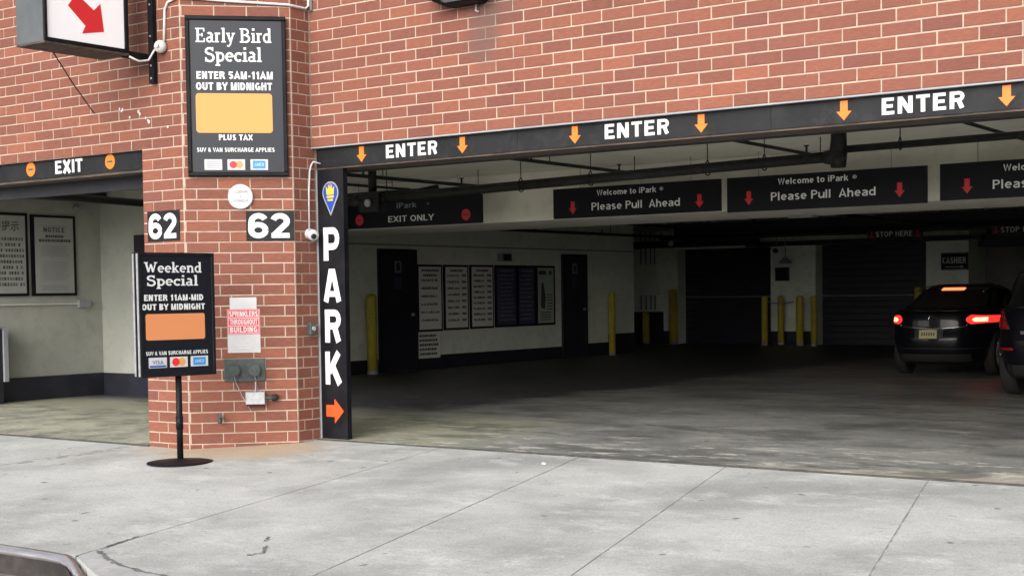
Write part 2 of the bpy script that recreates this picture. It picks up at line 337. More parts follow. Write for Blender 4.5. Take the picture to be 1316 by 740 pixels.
# slab serif and heavy block glyphs as strokes: (advance, [(thickness, points)...]), cap height 1
def arc(cx, cy, rx, ry, a0, a1, n=9): return [(cx+rx*math.cos(rad(a0+(a1-a0)*i/n)), cy+ry*math.sin(rad(a0+(a1-a0)*i/n))) for i in range(n+1)]
T, t_ = .17, .095
def srf(x, y, w=.15): return (t_, [(x-w, y), (x+w, y)])
SL = {
 'E': (.74, [(T, [(.17, 0), (.17, 1)]), (t_, [(.0, .95), (.64, .95)]), (t_, [(.0, .05), (.66, .05)]), (t_, [(.17, .52), (.5, .52)]), (t_, [(.61, .95), (.61, .74)]), (t_, [(.63, .05), (.63, .28)]), (t_, [(.48, .64), (.48, .4)])]),
 'B': (.80, [(T, [(.17, 0), (.17, 1)]), (t_, [(.0, .95), (.4, .95)]), (t_, [(.0, .05), (.45, .05)]), (.13, arc(.38, .74, .22, .2, 90, -90)), (.15, arc(.42, .28, .25, .23, 90, -90)), (t_, [(.17, .52), (.42, .52)])]),
 'S': (.70, [(.15, arc(.34, .73, .24, .2, 30, 270)+arc(.34, .27, .26, .25, 90, -150)), (t_, [(.55, .72), (.55, 1)]), (t_, [(.09, 0), (.09, .3)])]),
 'W': (1.12, [(.17, [(.16, .95), (.38, .04)]), (.11, [(.36, .04), (.58, .8)]), (.17, [(.56, .8), (.76, .04)]), (.11, [(.74, .04), (.98, .95)]), srf(.17, .95, .17), srf(.98, .95, .14)]),
 'a': (.60, [(.15, [(.42, .05), (.42, .5)]+arc(.27, .5, .15, .15, 0, 140)), (.12, arc(.25, .19, .17, .15, 60, 330)), (t_, [(.25, .36), (.42, .36)]), (t_, [(.42, .05), (.56, .05)])]),
 'r': (.48, [(T, [(.17, 0), (.17, .68)]), srf(.17, .05, .16), (t_, [(.03, .63), (.17, .63)]), (.13, arc(.34, .42, .17, .2, 150, 60))]),
 'l': (.36, [(T, [(.18, 0), (.18, 1.02)]), srf(.18, .05, .17), (t_, [(.03, .97), (.18, .97)])]),
 'y': (.64, [(.16, [(.13, .64), (.33, .06)]), (.11, [(.53, .64), (.3, -.12), (.2, -.25), (.06, -.23)]), srf(.14, .63, .13), srf(.53, .63, .12)]),
 'i': (.36, [(T, [(.18, 0), (.18, .68)]), srf(.18, .05, .17), (t_, [(.03, .63), (.18, .63)]), (.18, [(.18, .84), (.18, 1.01)])]),
 'd': (.66, [(T, [(.48, 0), (.48, 1.02)]), (t_, [(.34, .97), (.48, .97)]), (t_, [(.48, .05), (.63, .05)]), (.14, arc(.29, .33, .2, .27, 60, 300))]),
 'p': (.66, [(T, [(.18, -.28), (.18, .68)]), srf(.18, -.25, .16), (t_, [(.03, .63), (.18, .63)]), (.14, arc(.36, .33, .2, .27, 120, -120))]),
 'e': (.60, [(.14, arc(.31, .33, .22, .27, 0, 310)), (t_, [(.1, .35), (.55, .35)])]),
 'c': (.56, [(.15, arc(.31, .33, .22, .27, 45, 315)), (t_, [(.48, .45), (.48, .64)])]),
 'k': (.68, [(T, [(.17, 0), (.17, 1.02)]), (t_, [(.03, .97), (.17, .97)]), srf(.17, .05, .16), (.1, [(.2, .27), (.5, .62)]), (.15, [(.3, .4), (.52, .05)]), srf(.5, .63, .12), srf(.55, .05, .11)]),
 'n': (.70, [(T, [(.17, 0), (.17, .68)]), srf(.17, .05, .15), (t_, [(.03, .63), (.17, .63)]), (.15, arc(.35, .45, .17, .17, 150, 0)+[(.52, 0)]), srf(.53, .05, .13)]),
 ' ': (.34, [])}
H = .235; h_ = .2
HV = {
 'E': (.74, [(H, [(.12, 0), (.12, 1)]), (h_, [(.1, .9), (.66, .9)]), (h_, [(.1, .5), (.6, .5)]), (h_, [(.1, .1), (.68, .1)])]),
 'N': (.86, [(H, [(.12, 0), (.12, 1)]), (H, [(.68, 0), (.68, 1)]), (.25, [(.14, .95), (.66, .05)])]),
 'T': (.76, [(H, [(.36, 0), (.36, .9)]), (h_, [(0, .9), (.72, .9)])]),
 'R': (.86, [(H, [(.12, 0), (.12, 1)]), (h_, [(.1, .9), (.42, .9)]+arc(.46, .7, .2, .2, 90, -90, 6)+[(.1, .5)]), (H, [(.46, .48), (.64, .02)])]),
 'X': (.86, [(.27, [(.1, 1), (.72, 0)]), (.27, [(.72, 1), (.1, 0)])]),
 'I': (.32, [(.25, [(.14, 0), (.14, 1)])]),
 'P': (.80, [(H, [(.12, 0), (.12, 1)]), (h_, [(.1, .9), (.42, .9)]+arc(.46, .66, .2, .24, 90, -90, 8)+[(.1, .42)])]),
 'A': (.88, [(.23, [(.09, 0), (.37, .96)]), (.23, [(.73, 0), (.45, .96)]), (.17, [(.2, .24), (.62, .24)]), (.3, [(.41, .8), (.41, 1)])]),
 'K': (.86, [(H, [(.12, 0), (.12, 1)]), (.23, [(.2, .38), (.68, .98)]), (.25, [(.34, .6), (.72, .02)])]),
 '6': (.80, [(.215, arc(.37, .32, .26, .225, 0, 360, 18)), (.22, [(.11, .32), (.12, .62)]+arc(.38, .66, .255, .245, 180, 25, 9))]),
 '2': (.80, [(.22, arc(.36, .68, .25, .22, 165, -30, 9)+[(.14, .12)]), (.2, [(.04, .1), (.7, .1)])])}
def strokes(mb, F, txt, ac, b0, width, height, FONT, d=.004, gap=0.):
    adv = 0; segs = []
    for ch in txt:
        a, st = FONT[ch]
        for th, pts in st: segs.append((th, [(x+adv, y) for x, y in pts]))
        adv += a+gap
    lo = min(x for th, p in segs for x, y in p)-.08; hi = max(x for th, p in segs for x, y in p)+.08
    sx = width/(hi-lo); k = 0
    for th, pts in segs:
        k += 1; n = len(pts); L = []; R = []
        for i in range(n):
            p = Vector(pts[i]); a = Vector(pts[max(i-1, 0)]); c = Vector(pts[min(i+1, n-1)])
            d1 = (p-a).normalized() if i else (c-p).normalized(); d2 = (c-p).normalized() if i < n-1 else d1
            t = (d1+d2).normalized() if (d1+d2).length > .1 else d1
            nn = Vector((-t.y, t.x)); m = th/2/max(.55, abs(nn.dot(Vector((-d1.y, d1.x)))))
            L.append(p+nn*m); R.append(p-nn*m)
        P = [F.p(ac-width/2+(q.x-lo)*sx, b0+q.y*height, d+k*.00012) for q in L+R]
        mb.add(P, [(i, n+i, n+i+1, i+1) for i in range(n-1)])

def SN(w):
    """plain sans lettering as strokes of weight w"""
    h = w*.5; lo, hi = h, 1-h; X = .54-h; x_ = .72
    G = {
     'A': (.74, [(w, [(.05, 0), (.35, 1-h*.6), (.65, 0)]), (w*.85, [(.17, .27), (.53, .27)])]),
     'B': (.68, [(w, [(.02+h, 0), (.02+h, 1)]), (w*.9, [(.05, hi), (.32, hi)]+arc(.34, .745, .2-h*.3, .255-h, 90, -90, 6)+[(.05, .5)]), (w*.9, [(.05, lo), (.34, lo)]+arc(.36, .26, .22-h*.3, .26-h, -90, 90, 6)+[(.05, .52)])]),
     'C': (.72, [(w, arc(.36, .5, .33-h, .5-h, 48, 312, 14))]),
     'D': (.72, [(w, [(.02+h, 0), (.02+h, 1)]), (w*.95, [(.05, hi), (.28, hi)]+arc(.3, .5, .36-h, .5-h, 90, -90, 10)+[(.05, lo)])]),
     'E': (.62, [(w, [(.02+h, 0), (.02+h, 1)]), (w*.9, [(.04, hi), (.56, hi)]), (w*.9, [(.04, .52), (.52, .52)]), (w*.9, [(.04, lo), (.58, lo)])]),
     'G': (.77, [(w, arc(.37, .5, .34-h, .5-h, 48, 315, 14)+[(.71-h, .3), (.71-h, .48)]), (w*.85, [(.4, .46), (.71, .46)]), (w, [(.71-h, .46), (.71-h, .05)])]),
     'H': (.72, [(w, [(.02+h, 0), (.02+h, 1)]), (w, [(.66-h, 0), (.66-h, 1)]), (w*.9, [(.05, .52), (.6, .52)])]),
     'I': (.28, [(w, [(.11, 0), (.11, 1)])]),
     'K': (.72, [(w, [(.02+h, 0), (.02+h, 1)]), (w, [(.06+h, .36), (.62, 1)]), (w, [(.24+h, .52), (.66, 0)])]),
     'L': (.58, [(w, [(.02+h, 0), (.02+h, 1)]), (w*.9, [(.04, lo), (.54, lo)])]),
     'M': (.84, [(w, [(.02+h, 0), (.02+h, 1)]), (w, [(.76-h, 0), (.76-h, 1)]), (w*.9, [(.04+h, .98), (.39, .05), (.74-h, .98)])]),
     'N': (.73, [(w, [(.02+h, 0), (.02+h, 1)]), (w, [(.66-h, 0), (.66-h, 1)]), (w, [(.04+h, .98), (.64-h, .02)])]),
     'O': (.78, [(w, arc(.37, .5, .36-h, .5-h, 0, 360, 20))]),
     'P': (.66, [(w, [(.02+h, 0), (.02+h, 1)]), (w*.9, [(.05, hi), (.34, hi)]+arc(.37, .72, .22-h*.4, .28-h, 90, -90, 8)+[(.05, .44)])]),
     'R': (.72, [(w, [(.02+h, 0), (.02+h, 1)]), (w*.9, [(.05, hi), (.36, hi)]+arc(.38, .735, .22-h*.4, .265-h, 90, -90, 8)+[(.05, .47)]), (w, [(.36, .45), (.48, .4), (.6, 0)])]),
     'S': (.67, [(w, arc(.32, .745, .27-h, .255-h*.9, 25, 270, 9)+arc(.32, .26, .29-h, .26-h*.9, 90, -155, 9))]),
     'T': (.64, [(w, [(.31, 0), (.31, hi)]), (w*.9, [(0, hi), (.62, hi)])]),
     'U': (.72, [(w, [(.02+h, 1), (.02+h, .32)]+arc(.34, .32, .32-h, .32-h, 180, 360, 8)+[(.66-h, 1)])]),
     'V': (.68, [(w, [(.05, 1), (.33, h*.6), (.61, 1)])]),
     'X': (.70, [(w, [(.05, 1), (.61, 0)]), (w, [(.61, 1), (.05, 0)])]),
     'Y': (.68, [(w, [(.04, 1), (.33, .45), (.62, 1)]), (w, [(.33, 0), (.33, .47)])]),
     'Z': (.66, [(w*.9, [(.05, hi), (.56, hi), (.05, lo), (.6, lo)])]),
     'W': (.98, [(w*.9, [(.05, 1), (.25, .06), (.46, .96), (.67, .06), (.87, 1)])]),
     '-': (.36, [(w, [(.05, .36), (.3, .36)])]),
     '&': (.76, [(w*.85, [(.66, .0), (.2, .66)]+arc(.32, .79, .15, .21-h, 200, -30, 8)+[(.12, .36)]+arc(.29, .25, .25-h, .25-h, 150, 330, 8)+[(.62, .5)])]),
     '1': (.50, [(w, [(.3, 0), (.3, 1)]), (w*.8, [(.3, .86), (.08, .72)])]),
     '5': (.66, [(w*.9, [(.55, hi), (.15, hi), (.1, .52)]), (w, arc(.31, .33, .28-h, .33-h, 130, -155, 10))]),
     ' ': (.30, []),
     'a': (.62, [(w, [(.5, 0), (.5, .5)]+arc(.29, .5, .21, x_-.5-h, 0, 150, 6)), (w*.9, arc(.26, .2, .21-h*.6, .2-h*.7, 50, 330, 8)), (w*.85, [(.3, .4), (.5, .42)])]),
     'c': (.60, [(w, arc(.31, x_/2, .28-h, x_/2-h, 45, 315, 10))]),
     'd': (.66, [(w, [(.56, 0), (.56, 1)]), (w, arc(.31, x_/2, .29-h, x_/2-h, 40, 320, 10))]),
     'e': (.64, [(w, arc(.31, x_/2, .29-h, x_/2-h, 0, 315, 12)), (w*.8, [(.08, .36), (.57, .36)])]),
     'h': (.64, [(w, [(.02+h, 0), (.02+h, 1)]), (w, arc(.31, .45, .27-h, x_-.45-h, 170, 0, 7)+[(.58-h, 0)])]),
     'i': (.27, [(w, [(.11, 0), (.11, x_)]), (w, [(.11, .84), (.11, 1)])]),
     'k': (.60, [(w, [(.02+h, 0), (.02+h, 1)]), (w*.9, [(.06+h, .26), (.5, x_)]), (w*.95, [(.2+h, .38), (.55, 0)])]),
     'l': (.27, [(w, [(.11, 0), (.11, 1)])]),
     'm': (.94, [(w, [(.02+h, 0), (.02+h, x_)]), (w, arc(.27, .45, .21, x_-.45-h, 170, 0, 7)+[(.46, 0)]), (w, arc(.65, .45, .19, x_-.45-h, 170, 0, 7)+[(.84, 0)])]),
     'o': (.67, [(w, arc(.32, x_/2, .30-h, x_/2-h, 0, 360, 16))]),
     'p': (.66, [(w, [(.02+h, -.27), (.02+h, x_)]), (w, arc(.33, x_/2, .29-h, x_/2-h, 140, -140, 10))]),
     'r': (.42, [(w, [(.02+h, 0), (.02+h, x_)]), (w, arc(.34, .4, .26-h*.3, x_-.4-h, 165, 75, 5))]),
     's': (.58, [(w*.95, arc(.28, .53, .23-h, .19-h*.7, 25, 270, 7)+arc(.28, .19, .25-h, .19-h*.7, 90, -150, 7))]),
     't': (.40, [(w, [(.17, .92), (.17, .16), (.22, .06), (.34, .05)]), (w*.85, [(.0, .66), (.34, .66)])]),
     'u': (.64, [(w, [(.02+h, x_), (.02+h, .3)]+arc(.29, .3, .27-h, .3-h, 180, 360, 7)), (w, [(.56, x_), (.56, 0)])])}
    return G
_sn = {}
def sans(mb, F, txt, ac, b0, width, height, wt=.15, d=.002, gap=.05):
    if wt not in _sn: _sn[wt] = SN(wt)
    strokes(mb, F, txt, ac, b0, width, height, _sn[wt], d, gap)
def arrow_pts(cx, z0, z1, w, sh=.42, hd=.5):
    h = z1-z0
    return [(cx-w*sh/2, z1), (cx-w*sh/2, z0+h*hd), (cx-w/2, z0+h*hd), (cx, z0), (cx+w/2, z0+h*hd), (cx+w*sh/2, z0+h*hd), (cx+w*sh/2, z1)]

# ------------------------------------------------------------------ brickwork
BP, BL, JT = .1016, .3048, .0114
ZL = 2.836
_bc = {}
def brick_mesh(w, dep=.05):
    k = (round(w, 3), dep)
    if k not in _bc: _bc[k] = MB().fbox(WORLD, -w/2, w/2, -(BP-JT)/2, (BP-JT)/2, -dep, 0, bev=.0035).mesh('brick')
    if not _bc[k].materials: _bc[k].materials.append(M['brick'])
    return _bc[k]
def lay(root, F, cells, limit=300, depth=.05):
    """cells: (a0,a1,k) spans along the face; every visible brick its own object, the rest one joined part"""
    vis = []; rest = MB()
    for a0, a1, k in cells:
        zc = ZL+(k+.5)*BP; w = a1-a0-JT
        if w < .02: continue
        c = F.p((a0+a1)/2, zc, 0)
        if in_view(c) and len(vis) < limit: vis.append((c, w))
        else: rest.fbox(F, (a0+JT/2), (a1-JT/2), zc-(BP-JT)/2, zc+(BP-JT)/2, -depth, random.uniform(-.0012, .0012), bev=.0035)
    ang = math.atan2(F.u.y, F.u.x)
    for c, w in vis:
        o = bpy.data.objects.new('brick', brick_mesh(w, depth)); COL.objects.link(o); o.parent = root
        o.location = c+F.n*random.uniform(-.0018, .0018)-root.location+Vector((0, 0, random.uniform(-.0008, .0008)))
        o.rotation_euler = (random.uniform(-.006, .006), random.uniform(-.003, .003), ang+random.uniform(-.004, .004))
    if rest.v: tag(rest.build('brickwork', 'brick', root), kind='stuff')
    return len(vis)
def spans(a0, a1, first):
    """joint positions first + k*BL within a0..a1"""
    j = [a0]; x = first
    while x-BL > a0+.01: x -= BL
    while x < a1-.01:
        if x > a0+.01: j.append(x)
        x += BL
    j.append(a1); return list(zip(j[:-1], j[1:]))
FM = Frame((0, 0, 0), (1, 0, 0))                              # main facade, Y = 0
FL = Frame((0, -.99, 0), (1, 0, 0))                           # left facade, Y = -0.99
FC = Frame((0, -.257, 0), (.7071, .7071, 0)); CL = 1.037      # chamfered pier face, a = -CL..0
FR = Frame((0, -.257, 0), (0, 1, 0))                          # return of the pier, a = 0..0.257
XR = 9.45
KT = 26
w1 = thing('brick_wall', 'red brick wall with pale mortar above the wide enter opening', 'wall', (0, 0, ZL))
MB().box(.006, XR, .0045, .3, ZL+.004, ZL+KT*BP).build('mortar', 'mortar', w1)
n1 = lay(w1, FM, [(a, b, k) for k in range(0, KT) for a, b in spans(.003, XR, BL if k % 2 == 0 else .115)])
MB().box(.003, XR, -.006, .3, ZL-.009, ZL+.003).build('lintel_angle', 'grey_metal', w1)
w2 = thing('brick_wall', 'red brick wall above the exit opening, left of the chamfered pier', 'wall', (-.733, -.99, ZL))
MB().box(-5.2, -.739, -.9855, -.6, ZL+.004, ZL+KT*BP).build('mortar', 'mortar', w2)
n2 = lay(w2, FL, [(a, b, k) for k in range(0, KT) for a, b in spans(-5.2, -.736, (-.861 if k % 2 == 0 else -.733-BL))])
pr = thing('brick_pier', 'chamfered red brick pier between the exit and enter openings', 'pier', (-.5, -.6, -.05))
S2 = math.sqrt(.5)
core = [(-1.314, -.9855), (-.7345, -.9855), (-.0045, -.2555), (-.0045, .32), (-1.314, .32)]
P = MB(); n = len(core)
P.add([(x, y, -.3) for x, y in core]+[(x, y, ZL+.004) for x, y in core], [tuple(reversed(range(n))), tuple(range(n, 2*n))]+[(i, (i+1) % n, n+(i+1) % n, n+i) for i in range(n)])
core2 = [(-.739, -.9855), (-.7345, -.9855), (-.0045, -.2555), (-.0045, .3), (-.739, .3)]
P.add([(x, y, ZL+.005) for x, y in core2]+[(x, y, ZL+KT*BP) for x, y in core2], [tuple(reversed(range(n))), tuple(range(n, 2*n))]+[(i, (i+1) % n, n+(i+1) % n, n+i) for i in range(n)])
P.build('mortar', 'mortar', pr)
cc = []
for k in range(-29, KT): cc += [('C', a, b, k) for a, b in (spans(-CL+.004, -.004, -BL*3) if k % 2 else spans(-CL+.004, -.004, -.107-3*BL))]
lim = 300
def lay_multi(root, items):
    cnt = 0
    for F, cells, dep in items:
        cnt += lay(root, F, cells, limit=max(0, 300-cnt), depth=dep)
    return cnt
cellsC = [(a, b, k) for _, a, b, k in cc]
cellsP = [(a, b, k) for k in range(-29, 0) for a, b in spans(-1.32, -.737, (-.861 if k % 2 == 0 else -.733-BL))]
cellsR = []
for k in range(-29, KT):
    x = .09 if k % 2 else .2
    cellsR += [(.004, x, k), (x, .257 if k >= 0 else .306, k)]
n3 = lay_multi(pr, [(FC, cellsC, .05), (FL, cellsP, .05), (FR, [c for c in cellsR if c[2] >= -29], .04)])
print('bricks', n1, n2, n3)
# return continues behind the post for a hand's width below the lintel, and side of the exit opening
MB().box(-1.3199, -1.314, -.98, .3, -.1, ZL).build('jamb_face', 'mortar', pr)

# ------------------------------------------------------------------ ground
SLOPE = .04
gz = lambda y: min(0., SLOPE*y)-.014
def slab_mesh(name, pts, material, parent, thick=.12, zf=gz, dz=0.):
    """a convex slab outline following the slope of the pavement, cut finely so that it bends with it"""
    n = len(pts)
    mb = MB(); top = [(x, y, zf(y)+dz) for x, y in pts]; bot = [(x, y, zf(y)+dz-thick) for x, y in pts]
    mb.add(top+bot, [tuple(range(n)), tuple(reversed(range(n, 2*n)))]+[(i, n+i, n+(i+1) % n, (i+1) % n) for i in range(n)])
    return mb.build(name, material, parent)
sw = thing('sidewalk', None, None, (0, 0, 0), kind='structure')
YK = -4.70                                              # kerb line
XK = 2.40                                               # kerb ends here, drop for the driveway to the right
jx = [(-11, -.1), (-9.4, -.1), (-7.8, -.1), (-6.2, -.1), (-4.6, -.1), (-3.0, -.11), (-1.44, -.12), (1.56, .18), (3.09, .245), (4.49, .266), (6.15, .255), (7.7, .25), (9.3, .24), (10.9, .22), (12.5, .2), (14.2, .2), (16, .2)]
g = .007
for i in range(len(jx)-1):
    (xa, sa), (xb, sb) = jx[i], jx[i+1]
    y0 = -.022 if xa > -.1 else -1.0
    X = lambda x, s, y: x-s*y
    if xb < -.1 or True:
        ye = YK if X(xb, sb, YK) < XK+.25 else -5.6
        rows = [(y0, -1.32 if xa < -.1 else y0)]
        ys = [y0, ye]
        if xa == 1.56:
            slab_mesh('slab', [(1.56+g, -.022), (2.39+g, -4.6), (2.45, -4.73), (2.62, -4.81), (2.85, -4.93), (3.2, -5.11), (3.6, -5.31), (4.1, -5.6), (X(xb, sb, -5.6)-g, -5.6), (3.09-g, -.022)], 'sidewalk', sw); continue
        if xa == -1.44:
            slab_mesh('slab', [(-1.32+.001, -1.0), (-1.44+.12+g, -1.0), (-1.44-.12*YK*-1*-1+0*g+g if False else X(xa, sa, YK)+g, YK), (X(xb, sb, YK)-g, YK), (1.56-g, -.022), (-.1, -.022), (-.1, -.2), (-.95, -.90), (-1.28, -.90), (-1.32, -.999)], 'sidewalk', sw); continue
        for ya, yb in zip(ys[:-1], ys[1:]):
            pts = [(X(xa, sa, ya)+g, ya-g), (X(xa, sa, yb)+g, yb+g), (X(xb, sb, yb)-g, yb+g), (X(xb, sb, ya)-g, ya-g)]
            slab_mesh('slab', pts, 'sidewalk', sw)
tag(MB().add([(-14, YK+.02, gz(YK)-.004), (18, YK+.02, gz(YK)-.004), (18, -.023, -.019), (-14, -.023, -.019)], [(0, 1, 2, 3)]).build('joint_fill', 'joint_fill', sw), None)
MB().box(.03, XR, -.0215, -.001, -.06, -.0025).build('threshold_strip', 'iron', sw)
MB().box(-5.2, -1.325, -1.0, -.986, -.12, -.0405).build('threshold_strip', 'iron', sw)
# grey patch and cracks where the broken kerb ends
Gp = lambda x, y, d=.003: (x, y, gz(y)+d)
MB().add([Gp(x, y) for x, y in ((2.43, -4.57), (2.62, -4.64), (2.84, -4.745), (3.05, -4.80), (3.3, -4.83), (3.7, -4.86), (4.2, -5.0), (4.4, -5.55), (4.05, -5.55), (3.6, -5.3), (3.2, -5.1), (2.85, -4.92), (2.62, -4.80), (2.46, -4.72))], [tuple(range(14))]).build('kerb_patch', 'patch_concrete', sw)
def crack(pts, w0):
    rnd = random.Random(int(pts[0][0]*100)); P = []; n_ = 0; mb = MB(); L_ = []
    for (a, b) in zip(pts[:-1], pts[1:]):
        for k in range(8):
            t = k/8; L_.append(Vector((a[0]+(b[0]-a[0])*t+rnd.uniform(-.012, .012), a[1]+(b[1]-a[1])*t+rnd.uniform(-.012, .012))))
    L_.append(Vector(pts[-1]))
    for i, p in enumerate(L_):
        t = (L_[min(i+1, len(L_)-1)]-L_[max(0, i-1)]).normalized(); nn = Vector((-t.y, t.x)); w = w0*rnd.uniform(.3, 1.3)*(1 if 0 < i < len(L_)-1 else .1)
        P += [Gp(p.x+nn.x*w, p.y+nn.y*w, .006), Gp(p.x-nn.x*w, p.y-nn.y*w, .006)]
    mb.add(P, [(2*i, 2*i+1, 2*i+3, 2*i+2) for i in range(len(L_)-1)]).build('crack', 'crack', sw)
crack([(2.42, -4.55), (2.62, -4.64), (2.83, -4.74), (3.23, -4.83), (3.6, -4.85)], .016)
crack([(2.41, -4.53), (2.34, -4.3), (2.29, -4.1)], .013)
crack([(3.32, -3.95), (3.45, -4.12), (3.42, -4.22)], .010)
crack([(3.10, -3.72), (3.22, -3.86)], .007)
rd = MB().add([(-40, -26, -.40), (45, -26, -.40), (45, -4.72, -.375), (-40, -4.72, -.375)], [(0, 1, 2, 3)]).build('road', 'asphalt')
tag(rd, kind='structure')
MB().add([(4.05, -5.602, gz(-5.6)), (17, -5.602, gz(-5.6)), (17, -6.4, -.372), (4.3, -6.4, -.372), (4.05, -5.602, -.45), (4.3, -6.4, -.45)], [(0, 3, 2, 1), (0, 4, 5, 3)]).build('driveway_apron', 'sidewalk', sw)
gr = MB().add([(-200, -200, -.5), (200, -200, -.5), (200, 200, -.5), (-200, 200, -.5)], [(0, 1, 2, 3)]).build('ground', 'asphalt'); tag(gr, kind='structure')
# steel faced kerb: round nosing, dark worn face, curved end
kb = thing('kerb', None, None, (0, YK, -.19), kind='structure')
path = [(-12, YK), (2.18, YK), (2.36, YK-.015), (2.50, YK-.07), (2.66, YK-.16), (2.86, YK-.28), (3.1, YK-.40), (3.5, YK-.6)]
prof = [(.0, .003), (-.012, .004), (-.028, .001), (-.044, -.008), (-.055, -.022), (-.060, -.036), (-.058, -.046)]
mb = MB(); ring = []
for i, (x, y) in enumerate(path):
    a = Vector(path[max(0, i-1)]); c = Vector(path[min(len(path)-1, i+1)]); t = (c-a).normalized(); nn = Vector((t.y, -t.x))
    drop = 0 if i < 3 else .02*(i-2)
    ring.append([(x-nn.x*o*1.0*-1*-1, y-nn.y*o*-1*-1, gz(YK)+h-drop*(1 if k < 5 else 0)) for k, (o, h) in enumerate(prof)])
P = [p for r in ring for p in r]; m_ = len(prof)
mb.add(P, [(i*m_+k, (i+1)*m_+k, (i+1)*m_+k+1, i*m_+k+1) for i in range(len(path)-1) for k in range(m_-1)])
mb.build('steel_nosing', 'kerb_steel', kb, smooth=True)
P = []; 
for i, (x, y) in enumerate(path):
    a = Vector(path[max(0, i-1)]); c = Vector(path[min(len(path)-1, i+1)]); t = (c-a).normalized(); nn = Vector((t.y, -t.x))
    drop = 0 if i < 3 else .02*(i-2)
    P += [(x+nn.x*.054, y+nn.y*.054, gz(YK)-.040-drop), (x+nn.x*.056, y+nn.y*.056, -.42)]
MB().add(P, [(2*i, 2*i+1, 2*i+3, 2*i+2) for i in range(len(path)-1)]).build('kerb_face', 'kerb_dark', kb)
# garage floor, just behind the open joint of the threshold
fl = MB(); XW = -7.42
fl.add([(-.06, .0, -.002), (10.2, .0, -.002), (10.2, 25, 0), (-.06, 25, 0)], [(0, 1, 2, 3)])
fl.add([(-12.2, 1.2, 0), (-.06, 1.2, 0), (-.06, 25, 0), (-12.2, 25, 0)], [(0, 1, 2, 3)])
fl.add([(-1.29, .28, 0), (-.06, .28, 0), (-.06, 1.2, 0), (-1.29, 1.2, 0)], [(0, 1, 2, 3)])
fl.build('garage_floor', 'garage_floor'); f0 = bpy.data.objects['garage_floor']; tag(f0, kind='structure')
ev = MB().add([(-7.6, -.985, -.039), (-1.29, -.985, -.039), (-1.29, 0, 0), (-1.29, 1.2, .0), (-7.6, 1.2, .0), (-7.6, 0, 0)], [(0, 1, 2, 5), (5, 2, 3, 4)]).build('exit_floor', 'driveway_worn'); tag(ev, kind='structure')

# ------------------------------------------------------------------ garage shell
CZ = 3.0
tag(MB().box(-12.3, -.74, -.6, .299, CZ, CZ+.25).box(-12.3, 10.4, .3, 25.2, CZ, CZ+.25).build('garage_ceiling', 'ceiling_paint'), kind='structure')
FW = Frame((XW, 0, 0), (0, 1, 0))                              # side wall seen from the opening: a = Y
w = thing('garage_wall', 'pale side wall inside the garage carrying the framed rate boards', 'wall', (XW, 10, 0))
MB().box(XW-.25, XW, 3.55, 18.33, 0, CZ).build('wall_face', 'paint_white', w)
for a_, b_, z_ in ((3.6, 9.38, .24), (10.49, 15.33, .25), (16.31, 17.2, .28), (17.201, 18.33, .46)): MB().box(XW+.001, XW+.016, a_, b_, -.01, z_).build('dado', 'navy_dado', w)
MB().box(XW, XW+.02, 3.6, 18.33, 2.30, 2.325).build('cable_run', 'grey_metal', w)
w = thing('garage_wall', 'pale wall inside the exit lane with a black dado band', 'wall', (XW, 1, 0))
MB().box(XW-.25, XW, -.6, 3.3, -.05, CZ).build('wall_face', 'exit_paint', w)
MB().box(XW+.001, XW+.02, -.6, 3.29, -.03, .325).build('dado', 'navy_dado', w)
MB().box(XW+.002, XW+.03, -.6, 2.9, 1.325, 1.345).build('conduit', 'pvc_white', w)
MB().box(XW+.002, XW+.06, 2.86, 3.06, 1.28, 1.39).build('junction_box', 'grey_metal', w)
# cross wall closing the exit lane
w = thing('garage_wall', 'pale end wall of the exit lane beside a black doorway', 'wall', (-6.5, 3.4, 0))
MB().box(XW-.25, -4.8, 3.301, 3.55, -.05, CZ).build('wall_face', 'exit_paint', w)
MB().box(XW+.02, -4.79, 3.285, 3.30, -.03, .32).build('dado', 'navy_dado', w)
MB().box(-6.64, -5.7, 3.27, 3.299, .0, 2.3).build('door', 'navy_door', w)
w = thing('garage_wall', 'far wall of the garage with two black shutters between pale piers', 'wall', (-4, 23.6, 0))
MB().box(-12.2, 10.3, 24.75, 25, 0, CZ).build('wall_face', 'grey_wall', w)
for x0, x1 in ((-12.0, -9.17), (-6.47, -5.24), (-2.41, -1.39)):
    MB().box(x0, x1, 23.5, 24.74, 0, CZ).build('pier', 'paint_white', w)
for a_, b_, z_ in ((-10.9, -9.62, .85), (-9.61, -9.18, .34), (-6.46, -5.25, .34), (-2.4, -1.4, .34)): MB().box(a_, b_, 23.46, 23.499, 0, z_).build('dado', 'navy_dado', w)
for a_, b_ in ((-9.17, -6.47), (-5.24, -2.41)): MB().box(a_, b_, 23.5, 24.7, 2.5, CZ).build('header', 'paint_white', w)
MB().box(-1.39, 3.4, 24.2, 24.74, 2.35, 2.5).build('recess_trim', 'interior_black', w); MB().box(2.4, 3.5, 24.3, 24.74, 1.1, 2.1).build('dark_hatch', 'interior_black', w)
for x0, x1, lab in ((-9.17, -6.47, 'black roll-up shutter at the back, left of the caged pier'), (-5.24, -2.41, 'black roll-up shutter at the back, behind the sedan with lit tail lamps')):
    s = thing('roller_shutter', lab, 'shutter', ((x0+x1)/2, 23.9, 0), 'roll-up shutters in the far wall')
    for k in range(16):
        MB().fbox(Frame((0, 23.9, 0), (1, 0, 0)), x0+.004, x1-.004, k*.1563, k*.1563+.153, -.03, 0, bev=.005).build('slat', 'navy_door', s)
    MB().box(x0+.02, x1-.02, 23.86, 23.885, 1.215, 1.24).build('handle_rail', 'grey_metal', s)
w = thing('garage_wall', 'pale right side wall of the garage beyond the cars', 'wall', (10.2, 10, 0))
